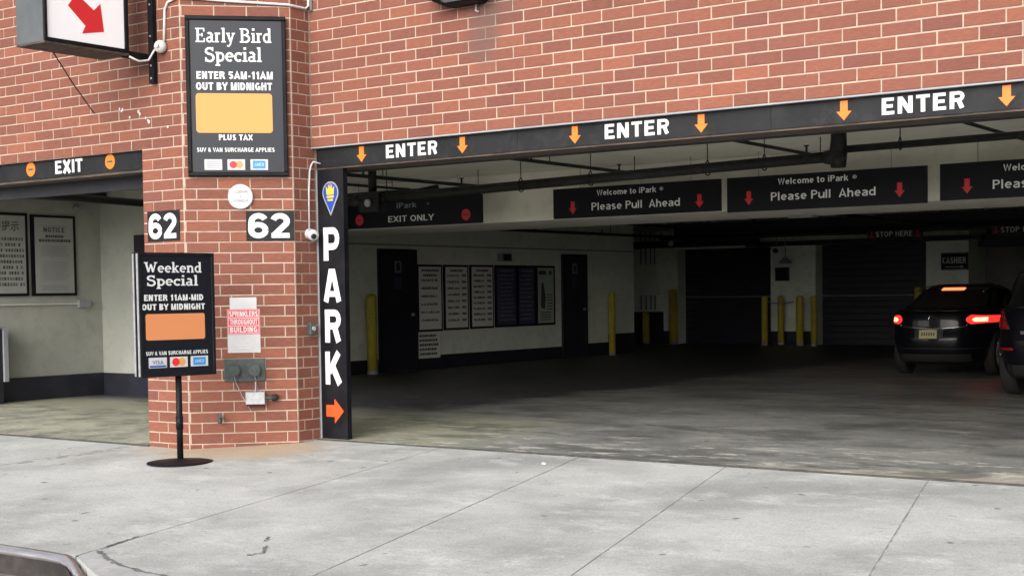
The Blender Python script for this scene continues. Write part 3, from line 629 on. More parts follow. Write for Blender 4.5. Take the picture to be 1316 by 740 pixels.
MB().box(10.2, 10.4, -.3, 25, -.1, CZ).build('wall_face', 'paint_white', w)
w = thing('garage_wall', 'pale stub wall closing the bay behind the far left corner', 'wall', (-12, 21, 0))
MB().box(-12.3, -12.05, 18.0, 25, 0, CZ).build('wall_face', 'paint_white', w); MB().box(-12.04, XW-.26, 18.08, 18.33, 0, CZ).build('wall_face', 'paint_white', w)
MB().box(9.45, 10.2, .01, .3, -.1, ZL-.01).build('jamb', 'black_sheet', bpy.data.objects['brick_wall'])
MB().box(-9.0, -7.67, -.98, -.6, -.1, CZ).build('wall_end', 'paint_white', bpy.data.objects['garage_wall.001'])
# dropped beams
b = thing('ceiling_beam', 'cream painted dropped beam behind the hanging welcome signs', 'beam', (1, 6, 2.35))
MB().box(XW+.01, 10.19, 5.5, 7.4, 2.355, CZ-.002).build('beam_body', 'ceiling_paint', b)
b = thing('ceiling_beam', 'dark beam low across the far end above the shutters', 'beam', (1, 20, 2.5))
MB().box(XW+.01, 10.19, 20.2, 20.9, 2.62, CZ-.002).build('beam_body', 'interior_black', b)
b = thing('ceiling_beam', 'dark steel beam inside the exit opening along the side wall', 'beam', (-7.2, 1, 2.8))
MB().box(XW+.01, XW+.22, -.55, 3.25, 2.80, CZ-.002).build('beam_body', 'pipe_black', b)
b = thing('ceiling_beam', 'dark steel beam just behind the exit lintel', 'beam', (-4, -.4, 2.8))
MB().box(-7.2, -1.33, -.55, -.2, 2.66, CZ-.002).build('beam_body', 'pipe_black', b)

# ------------------------------------------------------------------ lintels and post
def no_entry(mb_d, mb_b, F, a, z, r, d=.004):
    mb_d.disc(F, a, z, r, d, d+.004); mb_b.fbox(F, a-r*.55, a+r*.55, z-r*.13, z+r*.13, d+.004, d+.006)
FE = Frame((0, .05, 0), (1, 0, 0))
l = thing('lintel_sign', 'long black lintel over the wide opening lettered ENTER with orange arrows', 'lintel sign', (0, .2, 2.62))
for xa_, xb_ in zip((.02, 2.44, 4.875, 7.31), (2.437, 4.872, 7.307, XR)): MB().box(xa_, xb_, .05, .36, 2.643, 2.822).build('fascia_panel', 'black_sheet', l)
MB().box(.02, XR, .062, .40, 2.626, 2.6425).build('bottom_lip', 'rust_lip', l)
MB().box(.02, XR, .401, .50, 2.622, CZ).build('back_plate', 'interior_black', l)
for x in (1.226, 3.655, 6.087, 8.52):
    m2 = MB(); strokes(m2, FE, 'ENTER', x, 2.678, .615, .125, HV, .004, .12); m2.build('lettering', 'white_letter', l)
for i in range(8):
    x = .609+1.2175*i
    if x > XR-.2: break
    MB().poly(FE, arrow_pts(x, 2.664, 2.812, .12, .5, .46), .001, .005).build('arrow', 'orange', l)
l = thing('lintel_sign', 'black lintel over the left opening lettered EXIT between two orange discs', 'lintel sign', (-3, -.9, 2.65))
FX = Frame((0, -.94, 0), (1, 0, 0))
MB().box(-5.2, -1.325, -.94, -.7, 2.66, 2.832).build('fascia', 'black_sheet', l)
MB().box(-5.2, -1.325, -.925, -.68, 2.632, 2.6595).build('bottom_lip', 'rust_lip', l)
MB().box(-5.2, -1.325, -.679, -.6, 2.5, CZ+.2).build('back_plate', 'interior_black', l)
m2 = MB(); strokes(m2, FX, 'EXIT', -2.50, 2.690, .455, .135, HV, .004, .06); m2.build('lettering', 'white_letter', l)
for x in (-3.14, -1.855, -4.42):
    m2 = MB(); m3 = MB(); no_entry(m2, m3, FX, x, 2.762, .074, .001); m2.build('orange_disc', 'orange', l); m3.build('bar', 'print_dark', l)
p = thing('post_sign', 'tall black post sign lettered PARK with orange arrow beside the opening', 'sign', (.19, .2, 0))
MB().box(.025, .362, .05, .11, -.02, 2.625).build('post', 'black_satin', p)
MB().box(.008, .0245, .045, .12, -.02, 2.62).build('edge_trim', 'grey_metal', p)
cxp = .196
bad = []
for i in range(25):
    a = rad(-28+236*i/24); bad.append((cxp+.104*math.cos(a), 2.395+.108*math.sin(a)))
bad.append((cxp, 2.172))
MB().poly(FE, bad, .001, .004).build('badge_rim', 'galvanised', p)
MB().poly(FE, [(cxp+(x-cxp)*.88, 2.385+(y-2.385)*.88+.002) for x, y in bad], .004, .006).build('badge', 'badge_blue', p)
crown = [(-.045, 0), (-.055, .085), (-.03, .05), (-.022, .105), (-.008, .055), (0, .125), (.008, .055), (.022, .105), (.03, .05), (.055, .085), (.045, 0)]
m2 = MB().poly(FE, [(cxp+x, 2.375+y) for x, y in crown], .006, .008)
m2.fbox(FE, cxp-.045, cxp+.045, 2.345, 2.365, .006, .008); m2.fbox(FE, cxp-.035, cxp+.035, 2.315, 2.333, .006, .008); m2.build('crown', 'badge_gold', p)
for ch, z in (('P', 1.738), ('A', 1.336), ('R', .940), ('K', .530)):
    m2 = MB(); strokes(m2, FE, ch, cxp, z, .20 if ch != 'A' else .215, .322, HV); m2.build('letter', 'white_letter', p)
MB().poly(FE, [(.09, .215), (.09, .33), (.20, .33), (.20, .39), (.318, .272), (.20, .152), (.20, .215)], .001, .006).build('arrow', 'orange_red', p)

# ------------------------------------------------------------------ sale boards
def cards(F, root, a, z, w, h, dx, plain_first):
    """three small payment cards printed as flat pieces"""
    for i in range(3):
        c = a+dx*(i-1)
        o = MB().fbox(F, c-w/2, c+w/2, z, z+h, .001, .003).build('payment_card', 'sign_white', root)
        if i == 0:
            if plain_first:
                m2 = MB()
                for q in range(4): m2.fbox(F, c-w*.38, c+w*.38, z+h*(.2+.17*q), z+h*(.27+.17*q), .003, .004)
                m2.build('print', 'grey_metal', root)
            else:
                m2 = MB(); sans(m2, F, 'VISA', c, z+h*.36, w*.62, h*.36, .16, .004); m2.fbox(F, c-w*.46, c+w*.46, z+h*.06, z+h*.24, .003, .004); m2.build('print', 'badge_blue', root)
        elif i == 1:
            MB().disc(F, c-w*.17, z+h*.5, w*.21, .003, .0042).build('red_circle', 'red', root)
            MB().disc(F, c+w*.17, z+h*.5, w*.21, .003, .0038).build('yellow_circle', 'amber_paper', root)
        else:
            MB().fbox(F, c-w*.36, c+w*.36, z+h*.12, z+h*.88, .003, .004).build('blue_field', 'logo_blue', root)
            m2 = MB(); sans(m2, F, 'AMEX', c, z+h*.36, w*.55, h*.3, .15, .005); m2.build('print', 'sign_white', root)
e = thing('wall_sign', 'tall black framed board lettered Early Bird Special on the chamfered pier', 'sign', FC.p(-.515, 3.3))
MB().fbox(FC, -.975, -.055, 2.555, 4.045, .002, .035).build('board', 'board_grey', e)
for nm, q in (('top', (-.985, -.045, 4.015, 4.055)), ('bot', (-.985, -.045, 2.545, 2.585)), ('l', (-.985, -.945, 2.586, 4.014)), ('r', (-.085, -.045, 2.586, 4.014))):
    MB().fbox(FC, *q, .003, .055, bev=.008).build('frame', 'black_satin', e)
F2 = Frame(FC.p(0, 0, .035), FC.u)
ea = -.535
for s_, wd, z, hh in (('Early Bird', .73, 3.805, .135), ('Special', .545, 3.625, .135)):
    m2 = MB(); strokes(m2, F2, s_, ea, z, wd, hh, SL); m2.build('lettering', 'white_letter', e)
for s_, wd, z, hh, of in (('ENTER 5AM-11AM', .715, 3.462, .072, .035), ('OUT BY MIDNIGHT', .715, 3.358, .072, .035), ('PLUS TAX', .32, 2.885, .055, .03), ('SUV & VAN SURCHARGE APPLIES', .725, 2.775, .040, .02)):
    m2 = MB(); sans(m2, F2, s_, ea, z, wd, hh, .15+of*2.2); m2.build('lettering', 'white_letter', e)
def rrect(a0, a1, b0, b1, r, n=5):
    P = []
    for cx, cy, s0 in ((a1-r, b1-r, 0), (a0+r, b1-r, 90), (a0+r, b0+r, 180), (a1-r, b0+r, 270)):
        P += [(cx+r*math.cos(rad(s0+90*i/n)), cy+r*math.sin(rad(s0+90*i/n))) for i in range(n+1)]
    return P
MB().poly(F2, rrect(-.90, -.185, 2.955, 3.328, .03), .001, .004).build('price_patch', 'amber_paper', e)
cards(F2, e, ea, 2.605, .165, .10, .215, True)

# free-standing board on a pole
BPX, BPY = -.128, -1.633; BZ = gz(BPY)
pol = thing('pole_sign', 'free-standing black board lettered Weekend Special on a pole with round foot', 'sign', (BPX, BPY, BZ))
mb = MB(); Fz = Frame((BPX, BPY, BZ), (1, 0, 0), (0, 1, 0))
prf = [(.0, .035), (.05, .035), (.08, .022), (.25, .014), (.292, .008), (.30, 0)]
n = 40; vs = []; fs = []
for r_, z_ in prf[1:]: vs += [(BPX+r_*math.cos(2*PI*i/n), BPY+r_*math.sin(2*PI*i/n), BZ+z_+.001) for i in range(n)]
vs.append((BPX, BPY, BZ+.036))
for k in range(len(prf)-2):
    for i in range(n): j = (i+1) % n; fs.append((k*n+i, (k+1)*n+i, (k+1)*n+j, k*n+j))
fs += [(i, (i+1) % n, len(vs)-1) for i in range(n)]
mb.add(vs, fs).build('foot', 'black_satin', pol, smooth=True)
MB().tube([(BPX, BPY, BZ+.02), (BPX, BPY, BZ+.79)], .028, 14).build('pole', 'black_satin', pol, smooth=True)
MB().tube([(BPX, BPY, BZ+.30), (BPX, BPY, BZ+.42)], .033, 14).build('collar', 'black_satin', pol, smooth=True)
MB().tube([(BPX+.02, BPY-.01, BZ+.36), (BPX+.06, BPY-.03, BZ+.36)], .012, 8).build('knob', 'black_satin', pol, smooth=True)
ba = rad(78); u = Vector((math.cos(ba), math.sin(ba), 0)); nn = u.cross(Vector((0, 0, 1)))
FP = Frame(Vector((BPX, BPY, 0))+nn*.03-u*.02, u)
Z0, Z1, HW = .700, 1.797, .375
for d0, d1 in ((-.015, .022), (-.085, -.05)):
    f = MB().fbox(FP, -HW, HW, Z0, Z1, d0, d1, bev=.006); f.build('panel', 'board_black', pol)
for d in (.0225, ):
    for q in ((-HW, HW, Z1-.03, Z1), (-HW, HW, Z0, Z0+.03), (-HW, -HW+.03, Z0+.031, Z1-.031), (HW-.03, HW, Z0+.031, Z1-.031)):
        MB().fbox(FP, *q, .0225, .030, bev=.003).build('frame', 'black_satin', pol)
MB().fbox(FP, -HW-.003, -HW-.0005, Z0+.01, Z1-.01, -.012, .02).fbox(FP, -HW-.003, -HW-.0005, Z0+.01, Z1-.01, -.082, -.054).build('edge_strip', 'galvanised', pol)
MB().fbox(FP, -HW+.02, HW-.02, Z0+.02, Z1-.02, -.05, -.015).build('core', 'interior_black', pol)
F3 = Frame(FP.p(0, 0, .023), FP.u)
def wz(y): return Z1-(y-324.5)/161.5*(Z1-Z0)
def wa(x): return (x-187)/(270.5-187)*2*HW-HW
for s_, x0, x1, y0, y1 in (('Weekend', 192, 257, 350.5, 337), ('Special', 195.5, 253, 367.5, 354)):
    m2 = MB(); strokes(m2, F3, s_, wa((x0+x1)/2), wz(y0), wa(x1)-wa(x0), wz(y1)-wz(y0), SL); m2.build('lettering', 'white_letter', pol)
for s_, x0, x1, y0, y1, of in (('ENTER 11AM-MID', 192, 257, 387, 379, .035), ('OUT BY MIDNIGHT', 190, 259.5, 399, 391, .035), ('SUV & VAN SURCHARGE APPLIES', 193, 261, 457.5, 452.5, .02)):
    m2 = MB(); sans(m2, F3, s_, wa((x0+x1)/2), wz(y0), wa(x1)-wa(x0), wz(y1)-wz(y0), .15+of*2.2); m2.build('lettering', 'white_letter', pol)
MB().poly(F3, rrect(wa(193.5), wa(258.5), wz(438), wz(404), .02), .001, .004).build('price_patch', 'orange_paper', pol)
cards(F3, pol, wa(228.5), wz(474), wa(216)-wa(196.5), wz(460.5)-wz(474), wa(251)-wa(228), False)

# ------------------------------------------------------------------ fittings on the pier
s = thing('number_plate', 'wide black plate with white 62 on the chamfered face', 'number sign', FC.p(-.228, 2.07))
MB().fbox(FC, -.456, -.002, 1.933, 2.218, .001, .008).build('plate', 'black_sheet', s)
m2 = MB(); strokes(m2, FC, '62', -.228, 1.958, .405, .235, HV, .009); m2.build('numerals', 'white_letter', s)
s = thing('number_plate', 'narrower black plate with white 62 at the exit side of the pier', 'number sign', FL.p(-1.02, 2.09))
MB().fbox(FL, -1.25, -.792, 1.943, 2.235, .001, .008).build('plate', 'black_sheet', s)
m2 = MB(); strokes(m2, FL, '62', -1.021, 1.968, .41, .24, HV, .009); m2.build('numerals', 'white_letter', s)
s = thing('round_plaque', 'small round white plaque just below the Early Bird board', 'plaque', FC.p(-.504, 2.353))
MB().disc(FC, -.504, 2.353, .112, .001, .030, n=32).build('plate', 'sign_white', s)
MB().disc(FC, -.504, 2.353, .118, .001, .022, n=32).build('rim', 'galvanised', s)
m2 = MB()
for t, z, wd in (('STANDPIPE', 2.385, .15), ('&', 2.345, .02), ('SPRINKLER', 2.300, .15)): sans(m2, FC, t, -.504, z, wd, .026, .15, .031)
m2.build('lettering', 'grey_metal', s)
s = thing('sprinkler_notice', 'white and red paper notice reading sprinklers throughout building', 'notice', FC.p(-.5, 1.1))
MB().fbox(FC, -.628, -.374, 1.280, 1.392, .0009, .0040).build('upper_slip', 'sign_white', s)
MB().fbox(FC, -.655, -.345, .862, 1.279, .001, .0048).build('sheet', 'sign_white', s)
m2 = MB()
for z0 in (1.200, 1.125, 1.050): m2.fbox(FC, -.640, -.36, z0, z0+.066, .0048, .0056)
for q in ((-.652, -.348, 1.270, 1.276), (-.652, -.348, 1.036, 1.042), (-.652, -.646, 1.042, 1.27), (-.354, -.348, 1.042, 1.27)): m2.fbox(FC, *q, .0048, .0055)
m2.build('red_band', 'red', s)
m2 = MB()
for t, z in (('SPRINKLERS', 1.207), ('THROUGHOUT', 1.132), ('BUILDING', 1.057)): sans(m2, FC, t, -.5, z, .265, .052, .2, .0062)
m2.build('lettering', 'white_letter', s)
m2 = MB()
for z in (.98, .955, .93, .905): m2.fbox(FC, -.60+abs(z-.94), -.40-abs(z-.94), z, z+.008, .0048, .0053)
m2.build('small_print', 'pvc_white', s)
s = thing('fire_hose_inlet', 'dark green metal plate with two capped hose inlets on the pier', 'hose inlet', FC.p(-.5, .7))
MB().fbox(FC, -.693, -.305, .585, .803, .001, .016, bev=.004).build('back_plate', 'dark_green_metal', s)
for a in (-.597, -.404):
    MB().disc(FC, a, .695, .062, .0165, .05, n=20).build('collar', 'dark_green_metal', s)
    c = MB().disc(FC, a, .695, .048, .0501, .11, n=20); c.disc(FC, a, .695, .056, .085, .10, n=20); 
    for q in (60, 180, 300): c.fbox(FC, a+.055*math.cos(rad(q))-.01, a+.055*math.cos(rad(q))+.01, .695+.055*math.sin(rad(q))-.01, .695+.055*math.sin(rad(q))+.01, .087, .099)
    c.disc(FC, a, .695, .018, .1101, .125, n=12); c.build('cap', 'dark_green_metal', s)
for a, z1 in ((-.597, .30), (-.404, .44)):
    MB().tube([FC.p(a, .64, .06), FC.p(a+.01, .58, .03), FC.p(a+.02+.05*(a < -.5), (z1+.58)/2, .01), FC.p(a+.03+.12*(a < -.5), z1, .008)], .004, 5).build('chain', 'galvanised', s)
s = thing('valve_box', 'small grey metal box with a dark valve knob on the lower pier', 'valve box', FC.p(-.40, .42))
MB().fbox(FC, -.497, -.312, .365, .487, .001, .075, bev=.006).build('body', 'galvanised', s)
MB().fbox(FC, -.49, -.318, .352, .3645, .001, .06).build('bottom_plate', 'rubber', s)
MB().tube([FC.p(-.312, .425, .04), FC.p(-.245, .425, .04)], .018, 10).build('stem', 'dark_green_metal', s)
MB().tube([FC.p(-.25, .425, .04), FC.p(-.24, .425, .04), FC.p(-.20, .43, .04), FC.p(-.185, .43, .04)], [.026, .034, .032, .012], 12).build('knob', 'rubber', s, smooth=True)
MB().tube([FC.p(-.40, .487, .03), FC.p(-.40, .58, .03)], .007, 8).build('conduit', 'galvanised', s)
s = thing('hose_tap', 'small brass tap low on the chamfered pier face', 'tap', FC.p(-.74, .24))
MB().tube([FC.p(-.742, .245, .0), FC.p(-.742, .245, .05), FC.p(-.742, .225, .075), FC.p(-.742, .19, .08)], [.02, .018, .017, .02], 10).build('spout', 'dark_green_metal', s, smooth=True)
MB().disc(FC, -.742, .262, .027, .055, .066, n=12).build('handle', 'dark_green_metal', s)
FRr = FR
s = thing('outlet_box', 'small grey weatherproof box on the narrow return of the pier', 'electrical box', FR.p(.19, 1.08))
MB().fbox(FR, .145, .225, 1.02, 1.14, .001, .05, bev=.006).build('body', 'dark_green_metal', s)
MB().disc(FR, .185, 1.08, .022, .05, .062, n=12).build('socket', 'galvanised', s)
s = thing('dome_camera', 'white dome security camera on the pier return by the post', 'camera', FR.p(.2, 1.98))
MB().disc(FR, .19, 2.0, .05, .001, .04, n=20).build('base', 'sign_white', s)
sp = MB(); n1_, n2_ = 8, 16; vs = []
cen = FR.p(.19, 1.985, .065)
for i in range(n1_+1):
    for j in range(n2_):
        a = PI*i/n1_; b_ = 2*PI*j/n2_; vs.append(cen+Vector((math.sin(a)*math.cos(b_), math.sin(a)*math.sin(b_), math.cos(a)))*.056)
sp.add(vs, [(i*n2_+j, i*n2_+(j+1) % n2_, (i+1)*n2_+(j+1) % n2_, (i+1)*n2_+j) for i in range(n1_) for j in range(n2_)]).build('housing', 'sign_white', s, smooth=True)
MB().tube([cen+Vector((.035, -.03, -.012)), cen+Vector((.058, -.048, -.018))], [.030, .02], 12).build('lens', 'car_glass', s, smooth=True)
s = MB().tube([Vector((.075, .045, 2.68)), Vector((.03, -.01, 2.70)), Vector((.022, -.035, 2.66)), Vector((.018, -.05, 2.6)), Vector((.014, -.062, 2.4)), Vector((.014, -.066, 2.03))], .009, 8).build('conduit', 'sign_white', smooth=True)
tag(s, 'thin white cable conduit curving down the return to the dome camera', 'conduit')
# conduit over the top of the pier and the ball shaped box
c = thing('junction_ball', 'white round junction box beside the bracket of the projecting sign', 'junction box', (-.955, -1.02, 3.787))
cen = Vector((-.955, -1.035, 3.787)); vs = [cen+Vector((math.sin(PI*i/8)*math.cos(2*PI*j/16), math.sin(PI*i/8)*math.sin(2*PI*j/16), math.cos(PI*i/8)))*.062 for i in range(9) for j in range(16)]
MB().add(vs, [(i*16+j, i*16+(j+1) % 16, (i+1)*16+(j+1) % 16, (i+1)*16+j) for i in range(8) for j in range(16)]).build('box', 'pvc_white', c, smooth=True)
MB().tube([cen+Vector((.02, -.05, .0)), cen+Vector((.03, -.075, .0))], .018, 10).build('plug', 'galvanised', c)
q = FC.p
s = MB().tube([Vector((-.93, -1.01, 3.84)), Vector((-.925, -1.005, 4.02)), Vector((-.915, -1.005, 4.14)), Vector((-.87, -1.005, 4.20)), Vector((-.76, -1.01, 4.222)), FC.p(-1.0, 4.225, .022), FC.p(-.6, 4.20, .014), FC.p(-.02, 4.175, .014), Vector((.012, -.24, 4.17)), Vector((.014, -.06, 4.168)), Vector((.016, -.02, 4.2)), Vector((.016, -.015, 4.9))], .013, 8).build('conduit', 'pvc_white', smooth=True)
tag(s, 'pale conduit crossing above the Early Bird board and round the pier', 'conduit')
s = MB().tube([Vector((.045, -.012, 4.15)), Vector((.045, -.012, 5.0))], .016, 8).build('conduit', 'galvanised', smooth=True); tag(s, 'short steel conduit rising in the inner corner beside the pier', 'conduit')
s = MB().tube([Vector((-1.09, -1.30, 3.675)), Vector((-1.07, -1.20, 3.64)), Vector((-1.055, -1.10, 3.66)), Vector((-1.03, -1.06, 3.74)), Vector((-.985, -1.05, 3.79))], .010, 8).build('cable', 'pvc_white', smooth=True); tag(s, 'drooping pale cable from the projecting sign to the junction ball', 'cable')

# ------------------------------------------------------------------ projecting light box with arrow
bs = thing('projecting_sign', 'projecting white light box with a red arrow pointing down right', 'sign', (-1.29, -1.7, 3.7))
xa, xb, ya, yb, za, zb = -1.49, -1.09, -2.245, -1.305, 3.705, 4.75
MB().box(xa, xb-.012, ya, yb, za, zb).build('casing', 'sign_casing', bs)
FB = Frame((xb, 0, 0), (0, 1, 0))
MB().fbox(FB, ya+.03, yb-.03, za+.03, zb-.03, -.0115, -.003).build('face', 'sign_face', bs)
for q in ((ya, yb, za, za+.032), (ya, yb, zb-.032, zb), (ya, ya+.032, za+.033, zb-.033), (yb-.045, yb, za+.033, zb-.033)):
    MB().fbox(FB, *q, -.0115, .012, bev=.003).build('frame', 'black_satin', bs)
MB().box(xa-.004, xb+.002, ya-.002, yb+.002, za-.02, za-.001).build('under_plate', 'rust_lip', bs)
MB().poly(FB, [(-1.979, 4.05), (-1.792, 3.892), (-1.831, 3.819), (-1.586, 3.866), (-1.619, 4.117), (-1.694, 4.047), (-1.885, 4.172)], -.003, .0).build('arrow', 'red', bs)
wb_ = thing('sign_bracket', 'black steel bracket bar on the brick wall holding the projecting sign', 'bracket', (-1.09, -1, 3.9))
MB().box(-1.125, -1.055, -1.04, -.991, 3.45, 5.4).build('wall_bar', 'black_satin', wb_)
for z in (3.675, 4.66): MB().box(-1.20, -1.127, -1.304, -.991, z, z+.06).build('arm', 'black_satin', wb_)
for z in (3.5, 3.62, 3.9, 4.2): MB().disc(Frame((0, -1.04, 0), (1, 0, 0)), -1.09, z, .010, 0, .006, n=8).build('bolt', 'galvanised', wb_)
# drooping rod stays under the sign
for i, (a, b) in enumerate((((-1.45, -1.9, 3.70), (-2.02, -.992, 3.25)),)):
    s = MB().tube([a, Vector(a).lerp(Vector(b), .5)+Vector((0, 0, -.02)), b], .006, 6).build('wire', 'pipe_green'); tag(s, 'thin dark stay wire slanting from under the projecting sign to the bricks', 'wire')
# patched drill holes: small dabs of filler on the bricks
dab = MB(); random.seed(3)
for px_, pz_ in ((-1.60, 3.235), (-1.585, 3.25), (-1.48, 3.165), (-1.35, 3.21), (-1.33, 3.185), (-1.245, 3.14), (-1.215, 3.115), (-1.2, 3.10), (-.93, 3.03), (-1.63, 3.26)):
    r_ = random.uniform(.008, .016); dab.disc(FL, px_, pz_, r_, .001, .004, rb=r_*1.3, n=7)
dab.build('filler_dab', 'pvc_white', bpy.data.objects['brick_wall.001'])
# wall lamp at the top of the frame
wl = thing('wall_lamp', 'dark flood lamp on the brick wall, cut by the top edge', 'lamp', (1.95, -.1, 3.95))
mb = MB()
t0, t1 = (1.70, 2.26), (1.80, 2.16)
def tapered(mb, x0, x1, x2, x3, yb_, yf, z0, z1, z2):
    mb.add([(x0, -.002, z1), (x1, -.002, z1), (x1, yf, z1), (x0, yf, z1), (x2, -.002, z0), (x3, -.002, z0), (x3, yf+.10, z0), (x2, yf+.10, z0),
            (x0, -.002, z2), (x1, -.002, z2), (x1, yf, z2), (x0, yf, z2)],
           [(4, 5, 6, 7), (0, 4, 7, 3), (1, 2, 6, 5), (3, 7, 6, 2), (0, 1, 5, 4), (8, 11, 10, 9), (0, 3, 11, 8), (1, 9, 10, 2), (3, 2, 10, 11), (0, 8, 9, 1)])
tapered(mb, 1.62, 2.28, 1.79, 2.14, 0, -.24, 3.955, 4.04, 4.28)
mb.build('housing', 'black_satin', wl)
MB().add([(1.67, -.243, 4.055), (2.23, -.243, 4.055), (2.10, -.172, 3.978), (1.82, -.172, 3.978)], [(0, 1, 2, 3)]).build('lens', 'glass_dark', wl)
MB().tube([(2.06, -.02, 3.97), (2.06, -.03, 3.90), (2.09, -.03, 3.885)], .010, 6).build('conduit_stub', 'galvanised', wl)

# ------------------------------------------------------------------ hanging signs in the garage
YS = 5.0
def hang_sign(x0, x1, z0, z1, label):
    s = thing('hanging_sign', label, 'sign', ((x0+x1)/2, YS, z0), 'hanging signs across the lanes')
    MB().box(x0, x1, YS, YS+.05, z0, z1).build('board', 'board_black', s)
    for x in (x0+.4, x1-.4): MB().tube([(x, YS+.025, z1), (x, YS+.025, CZ)], .006, 6).build('hanger_rod', 'galvanised', s)
    return s
FS = Frame((0, YS, 0), (1, 0, 0))
def warr(s, x): MB().poly(FS, arrow_pts(x, 2.385, 2.545, .115, .5, .46), .001, .005).build('arrow', 'red', s)
specs = [(-.56, 1.82, 2.335, 2.712, -.26, 1.55, .56, .65, 'black hanging sign Please Pull Ahead, left of the three welcome signs'),
         (1.915, 4.315, 2.31, 2.712, 2.2, 4.02, 3.03, 3.11, 'black hanging sign Please Pull Ahead, middle one under the pipe elbow'),
         (4.465, 6.86, 2.325, 2.715, 4.76, 6.56, 5.60, 5.66, 'black hanging sign Please Pull Ahead, cut by the right picture edge')]
for x0, x1, z0, z1, ar0, ar1, tw, tp, lab in specs:
    s = hang_sign(x0, x1, z0, z1, lab); warr(s, ar0); warr(s, ar1)
    m2 = MB(); sans(m2, FS, 'Welcome to iPark', tw-.03, 2.600, .86, .070, .17); text(m2, FS, '®', tw+.47, 2.618, .05, .04, .003, .01); m2.build('lettering', 'dim_letter', s)
    m2 = MB(); sans(m2, FS, 'Please Pull  Ahead', tp, 2.42, 1.27, .095, .15); m2.build('lettering', 'dim_letter', s)
s = hang_sign(-4.30, -1.72, 2.335, 2.715, 'black hanging sign lettered EXIT ONLY beside the post')
MB().box(-4.36, -4.305, YS, YS+.05, 2.335, 2.715).build('white_edge', 'sign_white', s)
m2 = MB(); sans(m2, FS, 'iPark', -3.0, 2.590, .36, .075, .17); text(m2, FS, '®', -2.62, 2.612, .045, .035, .003, .01); m2.build('lettering', 'print_grey', s)
m2 = MB(); sans(m2, FS, 'EXIT ONLY', -2.93, 2.405, .83, .082, .14); m2.build('lettering', 'dim_letter', s)
for x in (-3.87, -1.97):
    m2 = MB(); m3 = MB(); no_entry(m2, m3, FS, x, 2.455, .075, .001); m2.build('red_disc', 'red', s); m3.build('bar', 'print_dark', s)
YT = 20.15
for x0, x1, lab in ((-2.52, -1.28, 'small black sign lettered STOP HERE on the far dark beam'), (.20, 1.45, 'second small sign lettered STOP HERE at the right picture edge')):
    s = thing('stop_sign_board', lab, 'sign', ((x0+x1)/2, YT, 2.5), 'stop here signs on the far beam')
    MB().box(x0, x1, YT, YT+.04, 2.45, 2.70).build('board', 'interior_black', s)
    FT = Frame((0, YT, 0), (1, 0, 0)); m2 = MB(); sans(m2, FT, 'STOP HERE', (x0+x1)/2, 2.52, .84, .115, .17, .003); m2.build('lettering', 'dim_letter', s)
    for x in (x0+.1, x1-.1): MB().poly(FT, [(x-.06, 2.5), (x+.06, 2.5), (x+.06, 2.55), (x+.02, 2.55), (x+.02, 2.65), (x-.02, 2.65), (x-.02, 2.55), (x-.06, 2.55)], .001, .004).build('arrow', 'red', s)
s = thing('cashier_sign', 'small black sign lettered CASHIER with white arrow on the right pier', 'sign', (-1.7, 23.49, 2))
FK = Frame((0, 23.45, 0), (1, 0, 0))
MB().box(-2.03, -1.395, 23.451, 23.498, 1.80, 2.215).build('board', 'black_satin', s)
m2 = MB(); sans(m2, FK, 'CASHIER', -1.71, 1.955, .56, .15, .2, .003); m2.fbox(FK, -1.93, -1.56, 1.868, 1.885, .002, .003); m2.poly(FK, [(-1.56, 1.845), (-1.48, 1.876), (-1.56, 1.907)], .002, .003)
for q in ((-2.02, -1.405, 2.195, 2.205), (-2.02, -1.405, 1.81, 1.82)): m2.fbox(FK, *q, .002, .003)
m2.build('lettering', 'white_letter', s)

# ------------------------------------------------------------------ side wall: doors, rate boards, fittings
def wall_door(y0, y1, z1, lab):
    d = thing('metal_door', lab, 'door', (XW, (y0+y1)/2, 0), 'black doors in the side wall')
    MB().fbox(FW, y0+.05, y1-.05, .005, z1-.05, .002, .035).build('leaf', 'navy_door', d)
    for q in ((y0, y0+.05, 0, z1), (y1-.05, y1, 0, z1), (y0+.051, y1-.051, z1-.05, z1)): MB().fbox(FW, *q, .001, .05).build('frame', 'interior_black', d)
    c = (y0+y1)/2
    MB().fbox(FW, c-.09, c+.09, 1.80, 2.02, .0355, .042).build('door_sign', 'print_grey', d)
    MB().fbox(FW, c-.045, c+.045, 1.84, 1.98, .0425, .045).build('pictogram', 'navy_door', d)
    MB().fbox(FW, c-.10, c+.10, 1.50, 1.72, .0355, .042).build('small_notice', 'print_blue', d)
    MB().fbox(FW, y1-.17, y1-.11, 1.0, 1.06, .0355, .07).build('handle', 'grey_metal', d)
wall_door(9.40, 10.48, 2.235, 'wide black metal door beside the yellow bollard, left of the rate boards')
wall_door(15.33, 16.30, 2.22, 'narrow black metal door right of the rate boards')
